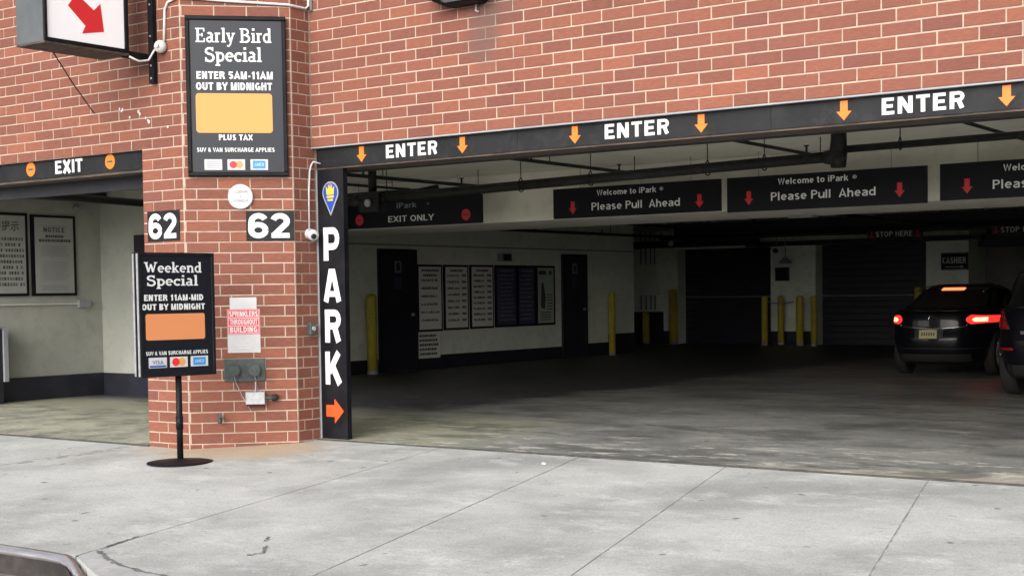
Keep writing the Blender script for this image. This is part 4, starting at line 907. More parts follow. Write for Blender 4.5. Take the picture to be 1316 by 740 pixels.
def sheet(F, a0, a1, b0, b1, material, lab, title, rows, root_loc, ink='print_dark', two=True, seed=1, text_title=None, d=.03, group=None):
    """a printed sheet in a thin dark frame; lines too small to read are rows of strokes"""
    s = thing('notice_board', lab, 'notice board', root_loc, group)
    MB().fbox(F, a0, a1, b0, b1, .001, d).build('frame', 'black_satin', s)
    e_ = .04
    MB().fbox(F, a0+e_, a1-e_, b0+e_, b1-e_, d, d+.004).build('sheet', material, s)
    rnd = random.Random(seed); m2 = MB(); W_ = a1-a0-2*e_; A0 = a0+e_; top = b1-e_
    y = top-.05
    D0, D1 = d+.004, d+.006
    for r_ in range(title):
        hgt = .042; wd = W_*rnd.uniform(.5, .75); x = A0+(W_-wd)/2
        while x < A0+(W_+wd)/2: k = rnd.uniform(.02, .05); m2.fbox(F, x, x+k, y-hgt, y, D0, D1); x += k+.012
        y -= .09
    n = rows; stp = (y-(b0+e_)-.05)/max(1, n)
    for r_ in range(n):
        hgt = min(.045, stp*.5)
        x = A0+W_*.08; xe = A0+W_*(.62 if two else rnd.uniform(.8, .92))
        while x < xe: k = rnd.uniform(.010, .022); m2.fbox(F, x, min(x+k, xe), y-hgt, y-rnd.choice((0, .004, .016)), D0, D1); x += k+rnd.choice((.006, .006, .007, .022))
        x = A0+W_*.74
        while two and x < A0+W_*.93: m2.fbox(F, x, x+.02, y-hgt, y, D0, D1); x += .028
        y -= stp
    m2.build('print', ink, s)
    return s
gp = 'framed rate boards on the side wall'
sheet(FW, 10.50, 11.24, .70, 1.96, 'paper', 'pale rate board beside the wide door, leftmost in the long row', 2, 6, (XW, 10.87, .7), two=False, seed=2, group=gp)
sheet(FW, 11.30, 12.06, .71, 1.96, 'paper', 'pale rate board second from left in the long row', 1, 8, (XW, 11.7, .7), seed=3, group=gp)
sheet(FW, 12.12, 12.88, .715, 1.965, 'paper', 'pale rate board third from left, next to the dark blue boards', 1, 9, (XW, 12.5, .7), seed=4, group=gp)
sheet(FW, 12.94, 13.68, .72, 1.965, 'print_blue', 'dark blue board fourth in the row, left of two', 1, 12, (XW, 13.3, .7), ink='print_grey', seed=5, two=False, group=gp)
sheet(FW, 13.70, 14.34, .72, 1.965, 'print_blue', 'dark blue board fifth in the row, beside the greenish poster', 1, 11, (XW, 14.0, .7), ink='print_grey', seed=6, two=False, group=gp)
s = thing('poster', 'pale green poster with a dark tall shape at the right end of the boards', 'poster', (XW, 14.7, .7), gp)
MB().fbox(FW, 14.36, 15.06, .72, 1.965, .001, .03).build('frame', 'black_satin', s)
MB().fbox(FW, 14.42, 15.0, .77, 1.92, .03, .034).build('sheet', 'paper_green', s)
m2 = MB(); m2.poly(FW, [(14.52, 1.1), (14.66, 1.05), (14.70, 1.3), (14.62, 1.62), (14.55, 1.6)], .034, .036)
m2.fbox(FW, 14.46, 14.72, 1.78, 1.86, .034, .036); m2.disc(FW, 14.88, 1.82, .05, .034, .036, n=12)
for q in range(6): m2.fbox(FW, 14.76, 14.95, 1.35-q*.06, 1.37-q*.06, .034, .036)
for q in range(4): m2.fbox(FW, 14.5, 14.9, .98-q*.05, 1.0-q*.05, .034, .036)
m2.build('print', 'print_dark', s)
s = thing('paper_notice', 'small pale notice hung below the first rate board', 'notice', (XW, 10.8, .2))
MB().fbox(FW, 10.47, 11.16, .20, .685, .001, .018).build('sheet', 'paper', s)
m2 = MB(); rnd = random.Random(9)
for r_ in range(5):
    x = 10.55
    while x < 11.05: k = rnd.uniform(.02, .07); m2.fbox(FW, x, x+k, .60-r_*.085, .645-r_*.085, .018, .020); x += k+.014
m2.build('print', 'print_dark', s)
s = thing('wall_speaker', 'small dark box fixed above the row of rate boards', 'speaker', (XW, 13.2, 2.1))
MB().fbox(FW, 13.05, 13.37, 2.04, 2.2, .001, .14, bev=.01).build('body', 'grey_metal', s)
MB().fbox(FW, 13.08, 13.34, 2.06, 2.18, .1405, .145).build('grille', 'interior_black', s)
# exit lane boards
e1 = thing('notice_board', 'framed notice board lettered NOTICE inside the exit lane', 'notice board', (XW, 2.4, 1.5), 'boards in the exit lane')
MB().fbox(FW, 2.10, 2.845, 1.452, 2.585, .001, .03).build('frame', 'black_satin', e1)
MB().fbox(FW, 2.155, 2.80, 1.49, 2.55, .03, .034).build('sheet', 'paper_grey', e1)
m2 = MB(); sans(m2, FW, 'NOTICE', 2.48, 2.345, .36, .07, .2, .036)
for z, wd in ((2.27, .3), (2.21, .52)):
    x = 2.48-wd/2
    while x < 2.48+wd/2: k = rnd.uniform(.02, .05); m2.fbox(FW, x, x+k, z, z+.038, .034, .036); x += k+.01
m2.build('print', 'print_dark', e1)
m2 = MB()
for blk, (zt, nl, w0) in enumerate(((2.44, 1, .5), (2.15, 5, .46), (1.93, 9, .46), (1.60, 3, .48))):
    for r_ in range(nl):
        wd = w0*rnd.uniform(.85, 1); x = 2.48-wd/2
        while x < 2.48+wd/2-.02: k = rnd.uniform(.015, .05); m2.fbox(FW, x, x+k, zt-r_*.030-.016, zt-r_*.030, .034, .036); x += k+.006
m2.build('fine_print', 'grey_metal', e1)
e2 = thing('notice_board', 'framed board with Chinese characters, cut by the left picture edge', 'notice board', (XW, 1.7, 1.5), 'boards in the exit lane')
MB().fbox(FW, 1.20, 2.045, 1.452, 2.60, .001, .03).build('frame', 'black_satin', e2)
MB().fbox(FW, 1.25, 2.0, 1.49, 2.56, .03, .034).build('sheet', 'paper_grey', e2)
m2 = MB()
try: text(m2, FW, '温馨提示', 1.62, 2.36, .56, .11, .036, .012)
except Exception as ex: print('cjk', ex)
for r_ in range(9):
    z = 2.22-r_*.078; x = 1.29
    while x < 1.95:
        for q in range(3): m2.fbox(FW, x+rnd.uniform(0, .004), x+.034, z+q*.014, z+q*.014+.007, .034, .036)
        m2.fbox(FW, x+rnd.uniform(.004, .026), x+rnd.uniform(.028, .034), z-.004, z+.04, .034, .0362); x += .044
        if rnd.random() < .08: x += .03
m2.build('print', 'print_dark', e2)
s = thing('wall_bell', 'small round grey fitting high on the exit lane wall', 'fitting', (XW, 3.0, 2.85))
MB().disc(FW, 2.88, 2.70, .05, .001, .06, n=14).disc(FW, 2.88, 2.70, .03, .06, .10, n=12).build('body', 'grey_metal', s)
s = thing('utility_cabinet', 'dark floor cabinet against the exit lane wall at the left edge', 'cabinet', (XW, 1.1, 0))
MB().fbox(FW, .55, 1.40, .0, 1.0, .02, .30).build('body', 'interior_black', s)
MB().fbox(FW, 1.405, 1.47, .3, 1.02, .02, .33).fbox(FW, .5, 1.47, 1.021, 1.05, .02, .33).build('frame', 'grey_metal', s)

# ------------------------------------------------------------------ bollards
def bollard(x, y, h, r, lab, grp='yellow bollards in the garage'):
    s = thing('bollard', lab, 'bollard', (x, y, 0), grp)
    MB().tube([(x, y, 0), (x, y, h-.05), (x, y, h-.015), (x, y, h)], [r, r, r*.8, r*.35], 16).build('post', 'yellow', s, smooth=True)
    MB().tube([(x, y, .0), (x, y, .07)], r*1.04, 16).build('worn_foot', 'grey_metal', s)
    return s
bollard(-7.17, 8.95, 1.42, .09, 'thick yellow bollard beside the wide black door')
bollard(-7.22, 17.05, 1.40, .075, 'yellow bollard at the end of the side wall')
bollard(-10.0, 23.2, .84, .10, 'short yellow bollard below the pale wall cabinet')
bollard(-9.15, 23.2, 1.45, .11, 'yellow bollard at the left edge of the left shutter')
bollard(-6.35, 22.9, 1.24, 0.081, 'yellow bollard at the left corner of the caged pier')
bollard(-6.05, 23.2, 1.24, 0.081, 'yellow bollard second from left in front of the pier')
bollard(-5.42, 22.95, 1.24, 0.09, 'yellow bollard third from left in front of the pier')
bollard(-5.02, 22.9, 1.24, 0.077, 'yellow bollard at the right corner of the caged pier')
bollard(-2.5, 23.2, 1.42, .09, 'yellow bollard behind the roof of the sedan')
s = thing('chain_barrier', 'slack dark chain strung between the bollards at the pier', 'chain', (-5.8, 22.8, 1.1))
MB().tube([(-6.26+i*.09, 22.86, 1.10-.05*math.sin(PI*i/8)) for i in range(9)], .015, 6).build('chain', 'grey_metal', s)
s = thing('electrical_cabinet', 'pale wall cabinet with conduits behind the short bollard', 'cabinet', (-10.05, 23.4, 1.3))
MB().box(-10.42, -9.70, 23.2, 23.49, 1.30, 2.12).build('body', 'paint_white', s)
MB().box(-10.38, -9.74, 23.19, 23.1995, 1.34, 2.08).build('door', 'paint_white', s)
for x in (-10.25, -10.1, -9.95, -9.82):
    MB().tube([(x, 23.4, .9), (x, 23.4, 1.299)], .025, 6).build('conduit', 'grey_metal', s); MB().tube([(x, 23.4, 2.121), (x, 23.4, CZ)], .02, 6).build('conduit', 'grey_metal', s)
s = thing('wall_cabinet', 'small black box on the pier between the two shutters', 'cabinet', (-6, 23.4, 1.7))
MB().box(-6.29, -5.95, 23.38, 23.499, 1.62, 1.96).build('body', 'interior_black', s)
MB().box(-6.25, -5.99, 23.372, 23.3795, 1.66, 1.92).build('front', 'black_sheet', s)
s = thing('pendant_lamp', 'unlit round shaded lamp hanging before the pier between shutters', 'lamp', (-5.85, 22.9, 2.1))
MB().tube([(-5.78, 22.9, CZ), (-5.78, 22.9, 2.15)], .012, 6).build('cord', 'grey_metal', s)
MB().tube([(-5.78, 22.9, 2.2), (-5.78, 22.9, 2.12), (-5.78, 22.9, 2.05)], [.04, .12, .17], 14).build('shade', 'grey_metal', s, smooth=True)
s = thing('hook_block', 'small round pulley hanging beside the shaded lamp', 'pulley', (-6.1, 22.9, 2.3))
MB().tube([(-6.02, 22.9, CZ), (-6.02, 22.9, 2.42)], .008, 6).build('cord', 'grey_metal', s); MB().disc(Frame((0, 22.87, 0), (1, 0, 0)), -6.02, 2.37, .06, 0, .05, n=14).build('wheel', 'interior_black', s)
s = thing('pendant_lamp', 'bare pale bulb hanging near the left end of the left shutter', 'lamp', (-9, 21, 2.6))
MB().tube([(-8.3, 21.6, CZ), (-8.3, 21.6, 2.66)], .01, 6).build('cord', 'grey_metal', s)
MB().tube([(-8.3, 21.6, 2.70), (-8.3, 21.6, 2.64), (-8.3, 21.6, 2.58), (-8.3, 21.6, 2.54), (-8.3, 21.6, 2.52)], [.03, .06, .085, .06, .02], 12).build('bulb', 'bulb_glass', s, smooth=True)

# ------------------------------------------------------------------ pipes under the ceiling
def hanger(root, x, y, z, r, top=CZ):
    MB().tube([(x, y, z+r+.05), (x, y, top)], .006, 6).build('hanger_rod', 'pipe_green', root)
    n = 12
    MB().tube([(x+.0, y+(r+.012)*math.cos(2*PI*i/n), z+(r+.012)*math.sin(2*PI*i/n)+(.03 if i == 3 else 0)) for i in range(n+1)], .007, 5).build('hanger_ring', 'pipe_green', root)
mp_ = thing('sprinkler_main', 'thick black pipe running across behind the lintel to an elbow', 'pipe', (1, 2.5, 2.7))
def pz(x): return 2.51+(x+1.87)/(4.28+1.87)*.115
MB().tube([(-2.6, 2.5, pz(-2.6)), (4.26, 2.5, 2.635)], .052, 14).build('run', 'pipe_black', mp_, smooth=True)
MB().tube([(4.24, 2.5, 2.635), (4.34, 2.5, 2.625), (4.38, 2.5, 2.66), (4.385, 2.5, 2.78), (4.385, 2.5, CZ)], [.06, .078, .085, .075, .068], 14).build('elbow', 'pipe_black', mp_, smooth=True)
MB().tube([(4.38, 2.5, 2.67), (4.38, 2.5, 2.53)], [.085, .07], 14).build('elbow_cap', 'pipe_black', mp_, smooth=True)
for x in (-1.2, .72, 1.62, 3.0, 3.62): hanger(mp_, x, 2.5, pz(x), .052)
for x in (-2.4, -1.62): MB().tube([(x-.09, 2.5, pz(x)), (x+.09, 2.5, pz(x))], .072, 14).build('coupling', 'pipe_black', mp_, smooth=True)
m2 = thing('sprinkler_valve', 'dark valve and riser on the thick pipe close to the post', 'valve', (-1.35, 2.5, 2.6))
MB().tube([(-1.42, 2.5, 2.58), (-1.42, 2.5, CZ)], .05, 12).build('riser', 'pipe_black', m2, smooth=True)
MB().box(-1.57, -1.27, 2.43, 2.57, 2.37, 2.60).build('body', 'pipe_black', m2)
MB().disc(Frame((0, 2.43, 0), (1, 0, 0)), -1.42, 2.47, .045, 0, .03, n=12).build('gauge', 'galvanised', m2)
s = thing('water_pipe', 'second thinner black pipe running right from the elbow', 'pipe', (6, 2.5, 2.7))
MB().tube([(4.46, 2.5, 2.695), (9.9, 2.5, 2.74)], .034, 12).build('run', 'pipe_black', s, smooth=True)
for x in (4.98, 6.5, 8): hanger(s, x, 2.5, 2.70, .034)
s = thing('water_pipe', 'thinner dark pipe running beside the thick main near the post', 'pipe', (-3, 2.6, 2.6))
MB().tube([(-2.8, 2.72, 2.60), (-.9, 2.72, 2.60), (-.62, 2.72, 2.63)], .03, 12).build('run', 'pipe_black', s, smooth=True)
for i, (x0, y0, x1, y1, z, r, lab) in enumerate((
      (1.02, 1.2, .93, 4.9, 2.80, .020, 'thin sprinkler branch pipe crossing above the left welcome sign'),
      (-1.40, 1.2, -1.46, 5.0, 2.78, .022, 'thin sprinkler branch pipe next to the valve by the post'),
      (3.62, .8, 3.50, 4.4, 2.80, .018, 'thin sprinkler branch pipe crossing above the middle sign'),
      (-2.9, 1.4, -2.95, 5.0, 2.84, .018, 'thin sprinkler branch pipe above the left half of the exit only sign'),
      (5.6, 1.0, 5.5, 5.3, 2.86, .018, 'thin sprinkler branch pipe above the right welcome sign'),
      (-7.1, 9.8, -7.05, 20.0, 2.66, .030, 'dark sprinkler branch pipe along the side wall above the boards'),
      (-4.35, 8.0, -4.95, 20.0, 2.70, .030, 'dark sprinkler branch pipe running deep behind the left welcome sign'),
      (-.2, 8.2, -.65, 20.0, 2.71, .032, 'dark sprinkler branch pipe running deep behind the middle sign'))):
    s = thing('branch_pipe', lab, 'pipe', (x0, y0, z), 'sprinkler branch pipes under the ceiling')
    MB().tube([(x0, y0, z), (x1, y1, z)], r, 10).build('run', 'pipe_green', s, smooth=True)
    L_ = y1-y0; nh = max(2, int(L_/2.2))
    for k in range(nh):
        f = (k+.6)/nh; x = x0+(x1-x0)*f; y = y0+L_*f
        MB().tube([(x, y, z), (x, y, z+.07), (x, y, z+.085)], [.012, .012, .035], 8).build('sprinkler_head', 'pipe_green', s)
        MB().tube([(x+.0, y+.35, z), (x, y+.35, CZ)], .006, 5).build('hanger_rod', 'pipe_green', s)
s = thing('water_pipe', 'black pipe running into the exit lane close under the lintel', 'pipe', (-5, 1, 2.7))
MB().tube([(-5.35, -.25, 2.71), (-5.75, 2.7, 2.69)], .05, 12).build('run', 'pipe_black', s, smooth=True)
s = thing('cross_pipe', 'dark green pipe crossing the far end in front of the shutters', 'pipe', (-3, 19.6, 2.68))
MB().tube([(XW, 19.55, 2.64), (10.1, 19.75, 2.74)], .045, 12).build('run', 'pipe_green', s, smooth=True)
for x in (-5, -2.9, .2): MB().tube([(x, 19.6, 2.70), (x, 19.6, CZ)], .012, 6).build('hanger_rod', 'pipe_green', s)
s = thing('duct', 'short dark duct under the ceiling above the electrical cabinet', 'duct', (-8.6, 21, 2.5))
MB().box(-10.6, -6.3, 22.2, 22.55, 2.52, 2.68).build('casing', 'interior_black', s)
s = thing('cable_tray', 'low dark tray across the top of the far pier and right shutter', 'tray', (-3, 22.9, 2.55))
MB().box(-6.9, -.9, 22.95, 23.2, 2.49, 2.60).build('tray', 'interior_black', s)
s = thing('ceiling_plate', 'small pale plate fixed under the dropped cream beam', 'plate', (1.9, 7.3, 2.3))
MB().box(1.7, 2.05, 7.1, 7.28, 2.325, 2.354).build('panel', 'grey_metal', s)

# ------------------------------------------------------------------ cars
def interp(tab, z):
    for (a, b) in zip(tab[:-1], tab[1:]):
        if z <= b[0]:
            f = 0 if b[0] == a[0] else max(0, (z-a[0])/(b[0]-a[0])); f = f*f*(3-2*f) if False else f
            return [a[i]+(b[i]-a[i])*f for i in range(1, len(a))]
    return list(tab[-1][1:])
def smooth_tab(tab, n=6):
    """catmull-rom refinement of a profile table"""
    out = []
    for i in range(len(tab)-1):
        p0 = tab[max(0, i-1)]; p1 = tab[i]; p2 = tab[i+1]; p3 = tab[min(len(tab)-1, i+2)]
        for k in range(n):
            t = k/n; out.append(tuple(.5*((2*p1[j])+(-p0[j]+p2[j])*t+(2*p0[j]-5*p1[j]+4*p2[j]-p3[j])*t*t+(-p0[j]+3*p1[j]-3*p2[j]+p3[j])*t**3) for j in range(len(p1))))
    out.append(tab[-1]); return out
class Car:
    """plan outlines stacked by height; u runs 0..1 round the outline starting at the rear middle, to the right side first"""
    def __init__(s, tab, ex=3.2): s.t = smooth_tab(tab); s.ex = ex
    def pt(s, z, u, off=0.):
        w, r, f = interp(s.t, z); cy = (r+f)/2; ry = (f-r)/2
        a = -PI/2+2*PI*u; ca, sa = math.cos(a), math.sin(a)
        e = 2/s.ex; ey = 2/(s.ex+1.2)
        x = w*math.copysign(abs(ca)**e, ca); y = cy+ry*math.copysign(abs(sa)**ey, sa)
        return Vector((x, y, z))
    def pto(s, z, u, off):
        p = s.pt(z, u)
        if not off: return p
        du = s.pt(z, u+.002)-s.pt(z, u-.002); dz = s.pt(z+.01, u)-s.pt(z-.01, u)
        n = du.cross(dz).normalized(); return p+n*off
    def ux(s, z, x, rear=True):
        """u for a given x on the rear"""
        lo, hi = (0., .25); xx = abs(x)
        for _ in range(30):
            m_ = (lo+hi)/2
            if s.pt(z, m_).x < xx: lo = m_
            else: hi = m_
        return m_ if x >= 0 else -m_
    def patch(s, poly_fn, nu, nz, off, mb=None):
        """poly_fn(i/nu, j/nz) -> (x, z) on the rear"""
        mb = mb or MB(); P = []
        for o in (off, off-.02):
            for j in range(nz+1):
                for i in range(nu+1):
                    x, z = poly_fn(i/nu, j/nz); P.append(s.pto(z, s.ux(z, x), o))
        N1 = (nu+1)*(nz+1); q = lambda i, j: j*(nu+1)+i
        F_ = [(q(i, j), q(i+1, j), q(i+1, j+1), q(i, j+1)) for j in range(nz) for i in range(nu)]
        for i in range(nu): F_ += [(q(i, 0), q(i, 0)+N1, q(i+1, 0)+N1, q(i+1, 0)), (q(i, nz), q(i+1, nz), q(i+1, nz)+N1, q(i, nz)+N1)]
        for j in range(nz): F_ += [(q(0, j), q(0, j+1), q(0, j+1)+N1, q(0, j)+N1), (q(nu, j), q(nu, j)+N1, q(nu, j+1)+N1, q(nu, j+1))]
        return mb.add(P, F_)
    def body(s, root, material, zs, u=72, wheels=(), wr=.36):
        P = []; F_ = []; 
        for z in zs: P += [s.pt(z, i/u) for i in range(u)]
        for k in range(len(zs)-1):
            for i in range(u): j = (i+1) % u; F_.append((k*u+i, k*u+j, (k+1)*u+j, (k+1)*u+i))
        F_ += [tuple(reversed(range(u))), tuple(range((len(zs)-1)*u, len(zs)*u))]
        o = MB().add(P, F_).build('body', material, root, smooth=True, local=True)
        cut = MB()
        for (x, y) in wheels:
            cut.tube([(x-.22*math.copysign(1, x), y, wr), (x+.3*math.copysign(1, x), y, wr)], wr+.06, 28)
        cm = cut.mesh('cut'); b = bmesh.new(); b.from_mesh(cm); bmesh.ops.recalc_face_normals(b, faces=b.faces); b.to_mesh(cm); b.free()
        c = bpy.data.objects.new('cut', cm); COL.objects.link(c)
        md = o.modifiers.new('arch', 'BOOLEAN'); md.operation = 'DIFFERENCE'; md.object = c; md.solver = 'EXACT'
        c.parent = root
        bpy.context.view_layer.update()
        ev_ = o.evaluated_get(bpy.context.evaluated_depsgraph_get()); nm = bpy.data.meshes.new_from_object(ev_)
        o.modifiers.clear(); o.data = nm; bpy.data.objects.remove(c)
        return o
    def wheels(s, root, spots, wr):
        for x, y in spots:
            sg = math.copysign(1, x)
            w = MB().tube([(x-.20*sg, y, wr), (x-.19*sg, y, wr), (x-.02*sg, y, wr), (x, y, wr)], [wr-.04, wr, wr, wr-.03], 32).build('tyre', 'rubber', root, smooth=True, local=True)
            h = MB().tube([(x-.03*sg, y, wr), (x+.006*sg, y, wr)], [wr*.66, wr*.66], 24)
            r = h.build('rim', 'grey_metal', w, local=True)
            m_ = MB()
            for k in range(5):
                a = 2*PI*k/5; d = Vector((0, math.cos(a), math.sin(a))); e = Vector((0, -math.sin(a), math.cos(a))); c0 = Vector((x+.007*sg, y, wr))
                m_.add([c0+e*.03, c0+d*wr*.6+e*.045, c0+d*wr*.6-e*.045, c0-e*.03, c0+e*.03+Vector((.012*sg, 0, 0)), c0+d*wr*.6+e*.045+Vector((.012*sg, 0, 0)), c0+d*wr*.6-e*.045+Vector((.012*sg, 0, 0)), c0-e*.03+Vector((.012*sg, 0, 0))], [(0, 1, 2, 3), (7, 6, 5, 4), (0, 4, 5, 1), (1, 5, 6, 2), (2, 6, 7, 3), (3, 7, 4, 0)])
            m_.build('spoke', 'galvanised', w, local=True)
def lerp(a, b, t): return a+(b-a)*t

# dark fastback car with its brake lamps lit.      z, half width, rear y, front y
tabA = [(.20, .80, .16, 4.55), (.30, .86, .05, 4.72), (.45, .90, .0, 4.80), (.60, .93, -.01, 4.82), (.74, .945, .02, 4.80), (.86, .945, .03, 4.75), (.95, .925, .04, 4.62),
        (1.02, .885, .075, 4.3), (1.06, .80, .26, 3.75), (1.14, .755, .52, 3.50), (1.24, .70, .82, 3.2), (1.34, .645, 1.14, 2.85), (1.41, .58, 1.45, 2.5), (1.45, .48, 1.75, 2.2)]
A = Car(tabA, 3.4)
ca = thing('parked_car', 'dark fastback car seen from behind with glowing red brake lamps', 'car', (1.96, 11.70, 0), 'cars waiting in the garage', rz=rad(3)); ca.scale = (.89, 1, 1)
zs = [.20+i*(1.45-.20)/44 for i in range(45)]
wA = [(-.90, .98), (.90, .98), (-.90, 3.83), (.90, 3.83)]
A.body(ca, 'car_paint', zs, wheels=wA, wr=.36); A.wheels(ca, wA, .36)
# rear window, following the sloped hatch
A.patch(lambda i, j: (lerp(-1, 1, i)*(.76-.16*j), lerp(1.065, 1.385, j)), 20, 10, .006).build('rear_window', 'car_glass', ca, smooth=True, local=True)
def side_glass(C, root, z0, z1, u0, u1, sg, mat_='car_glass'):
    P = []; nu, nz = 16, 6
    for j in range(nz+1):
        for i in range(nu+1):
            P.append(C.pto(lerp(z0, z1, j/nz), sg*lerp(lerp(u0, u0+.012, j/nz), lerp(u1, u1-.05, j/nz), i/nu), .005))
    MB().add(P, [(j*(nu+1)+i, j*(nu+1)+i+1, (j+1)*(nu+1)+i+1, (j+1)*(nu+1)+i) for j in range(nz) for i in range(nu)]).build('side_window', mat_, root, smooth=True, local=True)
for sg in (1, -1): side_glass(A, ca, 1.06, 1.36, .18, .33, sg)
# tail lamps: wrap round the corners
for sg in (-1, 1):
    l_ = A.patch(lambda i, j: (sg*lerp(lerp(.56, .63, abs(2*j-1)**2), .905, i), lerp(lerp(.825, .845, i), lerp(.965, .945, i), j)), 14, 6, .012).build('tail_lamp', 'lamp_lit', ca, smooth=True, local=True)
    A.patch(lambda i, j: (sg*lerp(lerp(.64, .68, abs(2*j-1)**2), .82, i), lerp(.86, .925, j)), 10, 3, .018).build('lamp_core', 'lamp_core', l_, smooth=True, local=True)
    A.patch(lambda i, j: (sg*lerp(.80, .905, i), lerp(.335, .375, j)), 6, 2, .008).build('reflector', 'lamp_red', ca, local=True)
A.patch(lambda i, j: (lerp(-.20, .20, i), lerp(1.345, 1.375, j)), 10, 2, .016).build('brake_bar', 'lamp_bar', ca, local=True)
# chrome V strip under the boot lid and thin edge highlights
A.patch(lambda i, j: (lerp(-.56, .56, i), .775-.035*(1-abs(2*i-1))+j*.022+max(0, abs(2*i-1)-.80)*.0), 28, 1, .012).build('chrome_strip', 'chrome', ca, smooth=True, local=True)
for sg in (-1, 1): A.patch(lambda i, j: (sg*(lerp(.565, .47, 0)+lerp(-.0, .09, i)*-0+lerp(0, .085, i)), lerp(.79, .93, i)+j*.015), 8, 1, .012).build('chrome_strip', 'chrome', ca, smooth=True, local=True)
A.patch(lambda i, j: (lerp(-.66, .66, i), 1.018+j*.012), 20, 1, .022).build('spoiler_lip', 'car_paint', ca, smooth=True, local=True)
cr_ = A.patch(lambda i, j: (lerp(-.055, .055, i), lerp(.87, .95, j)), 6, 2, .004).build('badge_seat', 'car_paint', ca, local=True)
mbx = MB()
def on_rear(C, x, z, o): return C.pto(z, C.ux(z, x), o)
n = 24
mbx.tube([on_rear(A, .052*math.cos(2*PI*i/n), .91+.04*math.sin(2*PI*i/n), .016) for i in range(n+1)], .004, 5)
mbx.tube([on_rear(A, .0, .945, .016), on_rear(A, -.028, .875, .016)], .005, 5).tube([on_rear(A, .0, .945, .016), on_rear(A, .028, .875, .016)], .005, 5).tube([on_rear(A, -.014, .90, .016), on_rear(A, .014, .90, .016)], .004, 5)
mbx.build('emblem', 'chrome', ca, local=True)
A.patch(lambda i, j: (lerp(-.30, .20, i)-.0, lerp(.60, .745, j)), 10, 4, .004).build('plate_recess', 'interior_black', ca, local=True)
pl_ = A.patch(lambda i, j: (lerp(-.215, .095, i), lerp(.605, .735, j)), 8, 3, .012).build('licence_plate', 'plate', ca, local=True)
m2 = MB()
for k in range(6): m2 = A.patch(lambda i, j: (lerp(-.175+.042*k, -.150+.042*k, i), lerp(.645, .695, j)), 2, 1, .0135, m2)
m2.build('characters', 'print_dark', pl_, local=True)
A.patch(lambda i, j: (lerp(-.86, .86, i), lerp(.44, .452, j)), 24, 1, .006).build('bumper_line', 'interior_black', ca, local=True)
A.patch(lambda i, j: (lerp(-.62, .62, i), lerp(.24, .36, j)), 20, 3, .004).build('lower_valance', 'rubber', ca, local=True)
for sg in (-1, 1): MB().tube([(sg*.93, 2.9, 1.03), (sg*1.03, 2.92, 1.06), (sg*1.10, 2.9, 1.07)], [.03, .08, .05], 10).build('mirror', 'car_paint', ca, smooth=True, local=True)
MB().tube([(.62, .93, 1.325), (.60, 1.4, 1.40), (.57, 1.9, 1.43)], .008, 6).build('roof_trim', 'chrome', ca, local=True); MB().tube([(-.62, .93, 1.325), (-.60, 1.4, 1.40), (-.57, 1.9, 1.43)], .008, 6).build('roof_trim', 'chrome', ca, local=True)

tabB = [(.24, .84, .14, 4.5), (.36, .90, .03, 4.65), (.52, .94, .0, 4.7), (.70, .965, .0, 4.72), (.88, .97, .03, 4.7), (1.0, .96, .05, 4.6), (1.08, .94, .07, 4.35),
        (1.16, .90, .12, 3.8), (1.3, .86, .22, 3.5), (1.45, .82, .34, 3.2), (1.58, .78, .48, 2.95), (1.66, .72, .66, 2.75), (1.70, .62, .95, 2.5)]
B = Car(tabB, 4.2)
cb = thing('parked_car', 'dark sport utility car cut by the right picture edge, unlit tail lamp', 'car', (4.98, 7.80, 0), 'cars waiting in the garage', rz=rad(0))
zs = [.24+i*(1.70-.24)/48 for i in range(49)]
wB = [(-.93, .92), (.93, .92), (-.93, 3.72), (.93, 3.72)]
B.body(cb, 'car_paint', zs, wheels=wB, wr=.37); B.wheels(cb, wB, .37)
B.patch(lambda i, j: (lerp(-1, 1, i)*(.80-.10*j), lerp(1.12, 1.56, j)), 18, 10, .006).build('rear_window', 'car_glass', cb, smooth=True, local=True)
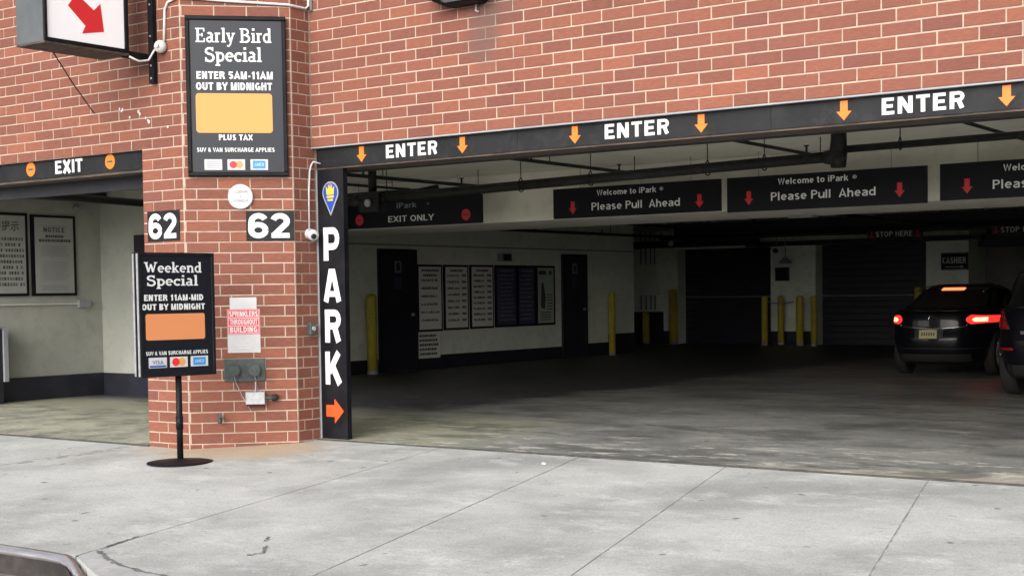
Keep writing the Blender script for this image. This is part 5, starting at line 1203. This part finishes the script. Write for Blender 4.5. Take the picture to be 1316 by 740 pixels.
for sg in (1, -1): side_glass(B, cb, 1.15, 1.58, .17, .34, sg)
for sg in (-1, 1):
    l_ = B.patch(lambda i, j: (sg*lerp(lerp(.66, .78, j), .965, i), lerp(.86, 1.10, j)), 10, 8, .014).build('tail_lamp', 'lamp_red', cb, smooth=True, local=True)
    for z in (.90, .98, 1.05): B.patch(lambda i, j: (sg*lerp(.76, .93, i), z+j*.022), 6, 1, .018).build('lamp_rib', 'chrome' if z == .98 else 'lamp_red', l_, local=True)
    B.patch(lambda i, j: (sg*lerp(lerp(.64, .76, j), lerp(.66, .78, j), i), lerp(.86, 1.10, j)), 1, 8, .018).build('lamp_edge', 'chrome', cb, local=True)
    B.patch(lambda i, j: (sg*lerp(.60, .945, i), lerp(.60, .632, j)), 12, 1, .010).build('reflector', 'lamp_red', cb, local=True)
    mq = MB().tube([on_rear(B, sg*x, z, .014) for x, z in ((.35, .585), (.78, .585), (.85, .565), (.87, .53), (.84, .50), (.78, .49), (.35, .49))], .007, 6); mq.build('chrome_loop', 'chrome', cb, local=True)
    MB().tube([on_rear(B, sg*.90, 1.12, .008), on_rear(B, sg*.865, 1.28, .008), on_rear(B, sg*.83, 1.43, .008), on_rear(B, sg*.785, 1.58, .008)], .008, 6).build('pillar_trim', 'chrome', cb, local=True)
B.patch(lambda i, j: (lerp(-.5, .5, i), lerp(.80, .84, j)), 16, 1, .014).build('chrome_strip', 'chrome', cb, local=True)
B.patch(lambda i, j: (lerp(-.24, .24, i), lerp(.65, .77, j)), 8, 3, .008).build('licence_plate', 'plate', cb, local=True)
B.patch(lambda i, j: (lerp(-.70, .70, i), lerp(.28, .42, j)), 16, 3, .004).build('lower_valance', 'rubber', cb, local=True)

# ------------------------------------------------------------------ small litter
s = MB().tube([(3.0, -.45, gz(-.45)+.002), (3.02, -.46, gz(-.46)+.006), (3.05, -.455, gz(-.455)+.003)], [.006, .012, .006], 6).build('litter', 'sign_white'); tag(s, 'tiny white scrap of paper on the pavement by the threshold', 'litter')
